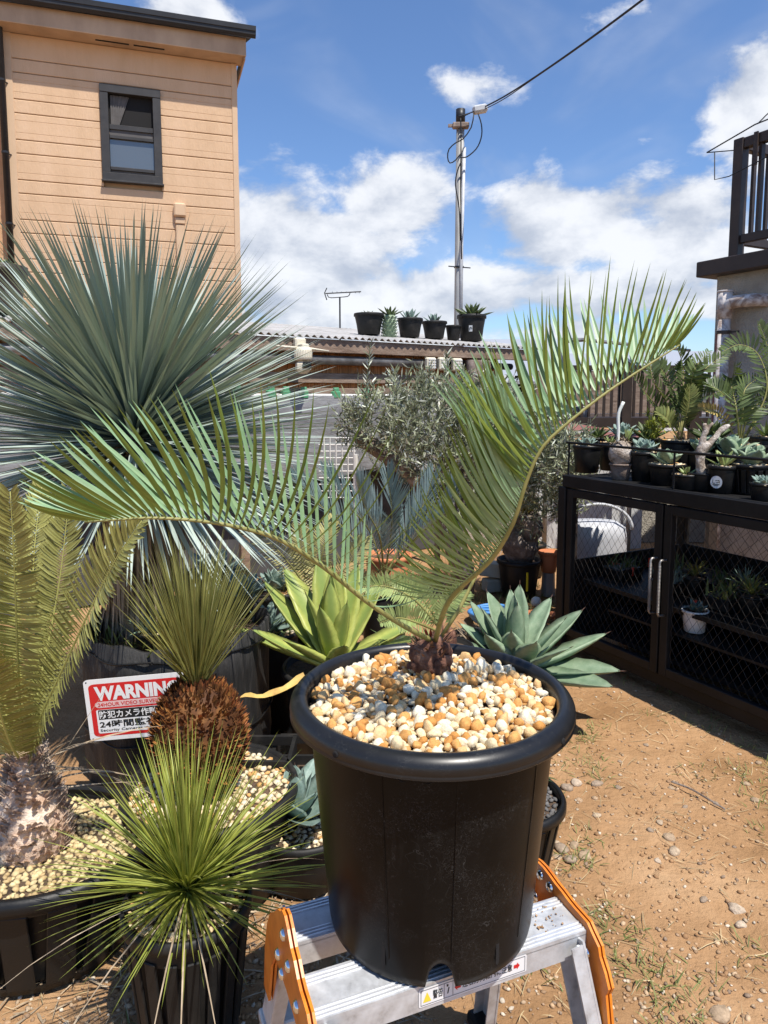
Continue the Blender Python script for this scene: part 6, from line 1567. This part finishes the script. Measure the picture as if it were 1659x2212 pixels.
# ================================================================== neighbour's deck and far houses
DA = at_y(1215, 905, 7.2); t = thing('wooden_deck', (DA.x + .8, 7.5, 0), 'dark raised wooden deck with a slatted railing beyond the bench', 'deck')
zd = at_y(1300, 900, 7.2).z
mb = MB(); mb.box((DA.x + 1.1, 7.9, zd - .06), (2.4, 1.5, .10)); mb.build('floor', m_brown_rail, t)
zt = at_y(1300, 800, 7.2).z
for k in range(24):
    mb = MB(); mb.box((DA.x + .04 + k * .075, 7.2, (zd + zt) / 2), (.022, .03, zt - zd)); mb.build('baluster', m_brown_rail, t)
mb = MB(); mb.box((DA.x + .9, 7.2, zt + .025), (2.0, .05, .05)); mb.build('top_rail', m_brown_rail, t)
for x in (DA.x - .02, DA.x + .62, DA.x + 1.3):
    mb = MB(); mb.box((x, 7.14, zt / 2 + .02), (.09, .055, zt + .1)); mb.build('post', m_brown_rail, t)
mb = MB(); mb.box((DA.x + .9, 8.5, zd + .25), (1.8, .05, .5)); mb.build('rear_boards', m_brownwood, t)
for k, (x, y, Y) in enumerate(((1262, 872, 7.35), (1240, 880, 7.4))):
    c = at_y(x, y, Y); c.z = zd - .01; q = thing('deck_pot', c, ('small pale pot on the wooden deck, right one', 'small pale pot on the wooden deck, left one')[k], 'pot'); lathe_pot(q, c, .05, .06, .11, m_grey, .004, .01, 16)
t = thing('lean_to', Vector((at_y(1290, 930, 6.4).x, 6.4, 0)), 'low sloping red-brown roof edge below the wooden deck', 'roof')
a = at_y(1200, 908, 6.5); b = at_y(1380, 938, 6.2); c3 = at_y(1380, 952, 6.0); d4 = at_y(1200, 925, 6.3)
mb = MB(); dn = Vector((0, 0, -.05)); mb.poly([a, d4, c3, b]); mb.poly([a + dn, b + dn, c3 + dn, d4 + dn]); mb.poly([d4, d4 + dn, c3 + dn, c3]); mb.poly([a, a + dn, d4 + dn, d4]); mb.build('roof_sheet', m_redboard, t)
mb = MB(); e = at_y(1200, 935, 6.4); g = at_y(1390, 962, 6.1); mb.box(((e.x + g.x) / 2, 6.5, (e.z - .12) / 2 - .05), (g.x - e.x + .3, .05, e.z - .12)); mb.build('wall', m_housefar, t)
mb = MB(); p_ = at_y(1215, 736, 7.0); q_ = at_y(1490, 757, 5.6); mb.tube([p_, at_y(1260, 734, 6.8), q_], [.03, .02, .012], 6); mb.tube([Vector((p_.x, 7.0, 0)), p_], .03, 8)
tag(mb.build('clothes_pole', m_pole, org=(p_.x, 7.0, 0)), 'long thin pole on an upright crossing behind the tip of the right frond', 'pole')
def far_house(x0, x1, yt, Y, dep, label, rf_h=1.2, wins=()):
    a_ = at_y(x0, yt, Y); b_ = at_y(x1, yt, Y); h = a_.z; w = b_.x - a_.x; cx_ = (a_.x + b_.x) / 2
    t_ = thing('far_house', (cx_, Y + dep / 2, 0), label, 'house')
    m_ = MB(); m_.box((cx_, Y + dep / 2, h / 2), (w, dep, h)); m_.build('wall', m_housefar, t_)
    m_ = MB(); e_ = .3
    rr = lambda x: [Vector((x, Y - e_, h - .05)), Vector((x, Y + dep / 2, h + rf_h)), Vector((x, Y + dep + e_, h - .05)), Vector((x, Y + dep + e_, h - .15)), Vector((x, Y + dep / 2, h + rf_h - .12)), Vector((x, Y - e_, h - .15))]
    m_.quadstrip([rr(cx_ - w / 2 - e_), rr(cx_ + w / 2 + e_)], True); m_.poly(rr(cx_ - w / 2 - e_)[::-1]); m_.poly(rr(cx_ + w / 2 + e_)); m_.build('roof', m_houseroof, t_)
    for (fx, fz, ww, wh) in wins:
        m_ = MB(); X0 = a_.x + fx * w; Z0 = fz * h; m_.box((X0, Y - .03, Z0), (ww, .08, wh)); f_ = m_.build('window', m_white_pl, t_)
        m_ = MB(); m_.box((X0, Y - .075, Z0), (ww - .16, .02, wh - .16)); m_.build('pane', m_glass, f_)
far_house(1040, 1215, 820, 24, 7, 'white far house with a grey roof right of the shed', 1.6, ((.25, .75, 1.6, 1.2), (.7, .75, 1.6, 1.2), (.5, .3, 2, 1.4)))
far_house(1225, 1420, 830, 30, 8, 'pale far house behind the wooden deck', 1.5, ((.3, .7, 1.8, 1.3), (.7, .7, 1.8, 1.3)))
far_house(1430, 1700, 826, 27, 8, 'pale far house behind the bench cycads', 1.4, ((.3, .7, 1.8, 1.3),))
# boundary wall behind the bench
mb = MB(); mb.box((2.1, 6.75, .45), (3.2, .10, .9)); tag(mb.build('boundary_wall', m_grey_wall, org=(2.1, 6.75, 0)), 'low grey wall at the back behind the bench and fence', 'wall')
# ================================================================== ground cover
pts = []; cnt = 0
def on_path(x, y):
    s_ = (Vector((x, y, 0)) - FA).dot(FN); return s_
mb = MB(); P_ = []
for k in range(9000):
    x = R(-.9, 1.9); y = .85 + abs(random.gauss(0, 1.2))
    if on_path(x, y) > -.02 or y > 4.6: continue
    m_ = mnoise.noise(Vector((x * 1.6, y * 1.6, 4)))
    if R(-.5, .5) > m_ + .15 + (.25 if y < 1.6 else 0): continue
    P_.append(Vector((x, y, gz(x, y) + .001)))
rocks_into(mb, P_, .0022, .0075); tag(mb.build('gravel_scatter', m_pebble, smooth=True), 'small pale gravel scattered over the dirt path', 'gravel', kind='stuff')
mb = MB(); P_ = []
for k in range(9000):
    x = R(-.9, 1.9); y = .85 + abs(random.gauss(0, 1.1))
    if on_path(x, y) > .05 or y > 4.6: continue
    if R(-.6, .5) > mnoise.noise(Vector((x * 2.2, y * 2.2, 14))) + .1: continue
    P_.append(Vector((x, y, gz(x, y))))
rocks_into(mb, P_, .0025, .009); tag(mb.build('soil_crumbs', m_crumb, smooth=True), 'crumbs and clods of brown soil on the dirt path', 'soil', kind='stuff')
mb = MB()
for k in range(2300):
    x = R(-.9, 1.9); y = R(.9, 4.5)
    if on_path(x, y) > .02: continue
    mb.blade(Vector((x, y, gz(x, y) + R(.002, .008))), (R(-1, 1), R(-1, 1), R(-.02, .12)), R(.02, .10), R(.0012, .003), segs=3, bend=(R(-.3, .3), R(-.3, .3), 0))
tag(mb.build('straw_litter', m_straw), 'dry straw and twigs strewn over the dirt path', 'straw', kind='stuff')
mb = MB(); clumps = []
for k in range(420):
    x = R(-.7, 1.8); y = R(.95, 4.8); s_ = on_path(x, y)
    if s_ > .1: continue
    near = exp(-((s_ + .12) / .14) ** 2) * 1.2 + max(0, mnoise.noise(Vector((x * 1.3 + 3, y * 1.3, 8)))) * 1.1 + (.2 if x < .62 and y < 3 else 0)
    if R(0, 1) > near + .06: continue
    clumps.append((x, y))
for (x, y) in ((.62, 1.62), (.66, 1.58), (.72, 1.60), (.58, 1.68), (.78, 1.30), (.72, 1.24), (.62, 1.12), (.55, 1.08), (.68, 1.05), (.95, 1.10), (1.02, 1.18), (.85, 1.05), (.70, 2.6), (.75, 2.75), (.8, 2.5), (.9, 2.9), (.66, 1.75), (.60, 1.80), (.70, 1.50), (.64, 1.44), (.60, 2.05), (.66, 2.15), (1.25, 2.2), (1.3, 2.35), (1.2, 2.55), (1.35, 1.9), (.80, 1.14), (.90, 1.22), (1.1, 1.32), (.58, 1.20), (.62, 2.4)): clumps.append((x, y))
for (x, y) in clumps:
    for j in range(int(R(12, 40))):
        px, py = x + random.gauss(0, .035), y + random.gauss(0, .035)
        mb.blade(Vector((px, py, gz(px, py))), (R(-1, 1), R(-1, 1), R(.2, 1.2)), R(.02, .075), R(.002, .0045), droop=R(.1, .6), segs=3)
for k in range(900):     # grass by the blocks and stump pot
    p = at_z(R(1030, 1190), R(1265, 1400), 0)
    mb.blade(p, (R(-.6, .6), R(-.6, .6), 1), R(.03, .10), R(.003, .006), droop=R(.1, .6), segs=3)
tag(mb.build('weeds', m_weed), 'thin weeds growing along the bench and path', 'weeds', kind='stuff')
RK = [rock_mesh('ground_stone', 40 + i, m_rock, 2, .6, .55) for i in range(7)]
stones = [(1212, 1765, .02), (1225, 1700, .03), (1245, 1690, .03), (1290, 1690, .026), (1335, 1700, .016), (1250, 1725, .02), (1215, 1830, .032), (1232, 1852, .03), (1262, 1843, .03), (1240, 1822, .022), (1200, 1815, .02), (1205, 1845, .02), (1285, 1720, .018), (1290, 1760, .02), (1445, 1810, .026), (1455, 1840, .028), (1425, 1775, .018), (1405, 1795, .016), (1548, 1735, .016), (1612, 1690, .018), (1630, 1725, .02), (1598, 1618, .012), (1395, 1605, .013), (1450, 1700, .014), (1480, 1740, .014), (1590, 1960, .03), (1600, 1990, .02), (1520, 1940, .016), (1555, 2180, .03), (1640, 1640, .018), (1420, 1860, .014), (1340, 1640, .012)]
for k, (x, y, r) in enumerate(stones):
    r *= .78; p = at_z(x, y, 0); p.z = gz(p.x, p.y) + r * .12
    o = link_mesh('stone', RK[k % 7], None, p, (R(-.2, .2), R(-.2, .2), R(0, 6)), (r * R(.9, 1.3), r * R(.8, 1), r))
    tag(o, 'loose stone lying on the dirt path right of the ladder', 'stone', 'loose stones on the dirt path')
p0, p1 = at_z(1450, 1688, .005), at_z(1566, 1748, .005); mb = MB(); mb.tube(cr([p0, p0.lerp(p1, .35) + Vector((.004, .004, .006)), p0.lerp(p1, .7) + Vector((-.004, 0, .008)), p1], 14), .0034, 6)
tag(mb.build('stick', m_oltrunk, org=p0), 'thin dark stick lying on the bare dirt path', 'stick')
# extra leaf litter and clutter under the left plants
mb = MB()
for k in range(900):
    x = R(-1.3, .1); y = R(1.2, 2.4); mb.blade(Vector((x, y, gz(x, y) + R(.002, .012))), (R(-1, 1), R(-1, 1), R(-.02, .15)), R(.03, .12), R(.003, .008), segs=3, bend=rv(.2))
tag(mb.build('leaf_litter', m_dead), 'brown leaf litter on the ground between the pots', 'leaf litter', kind='stuff')
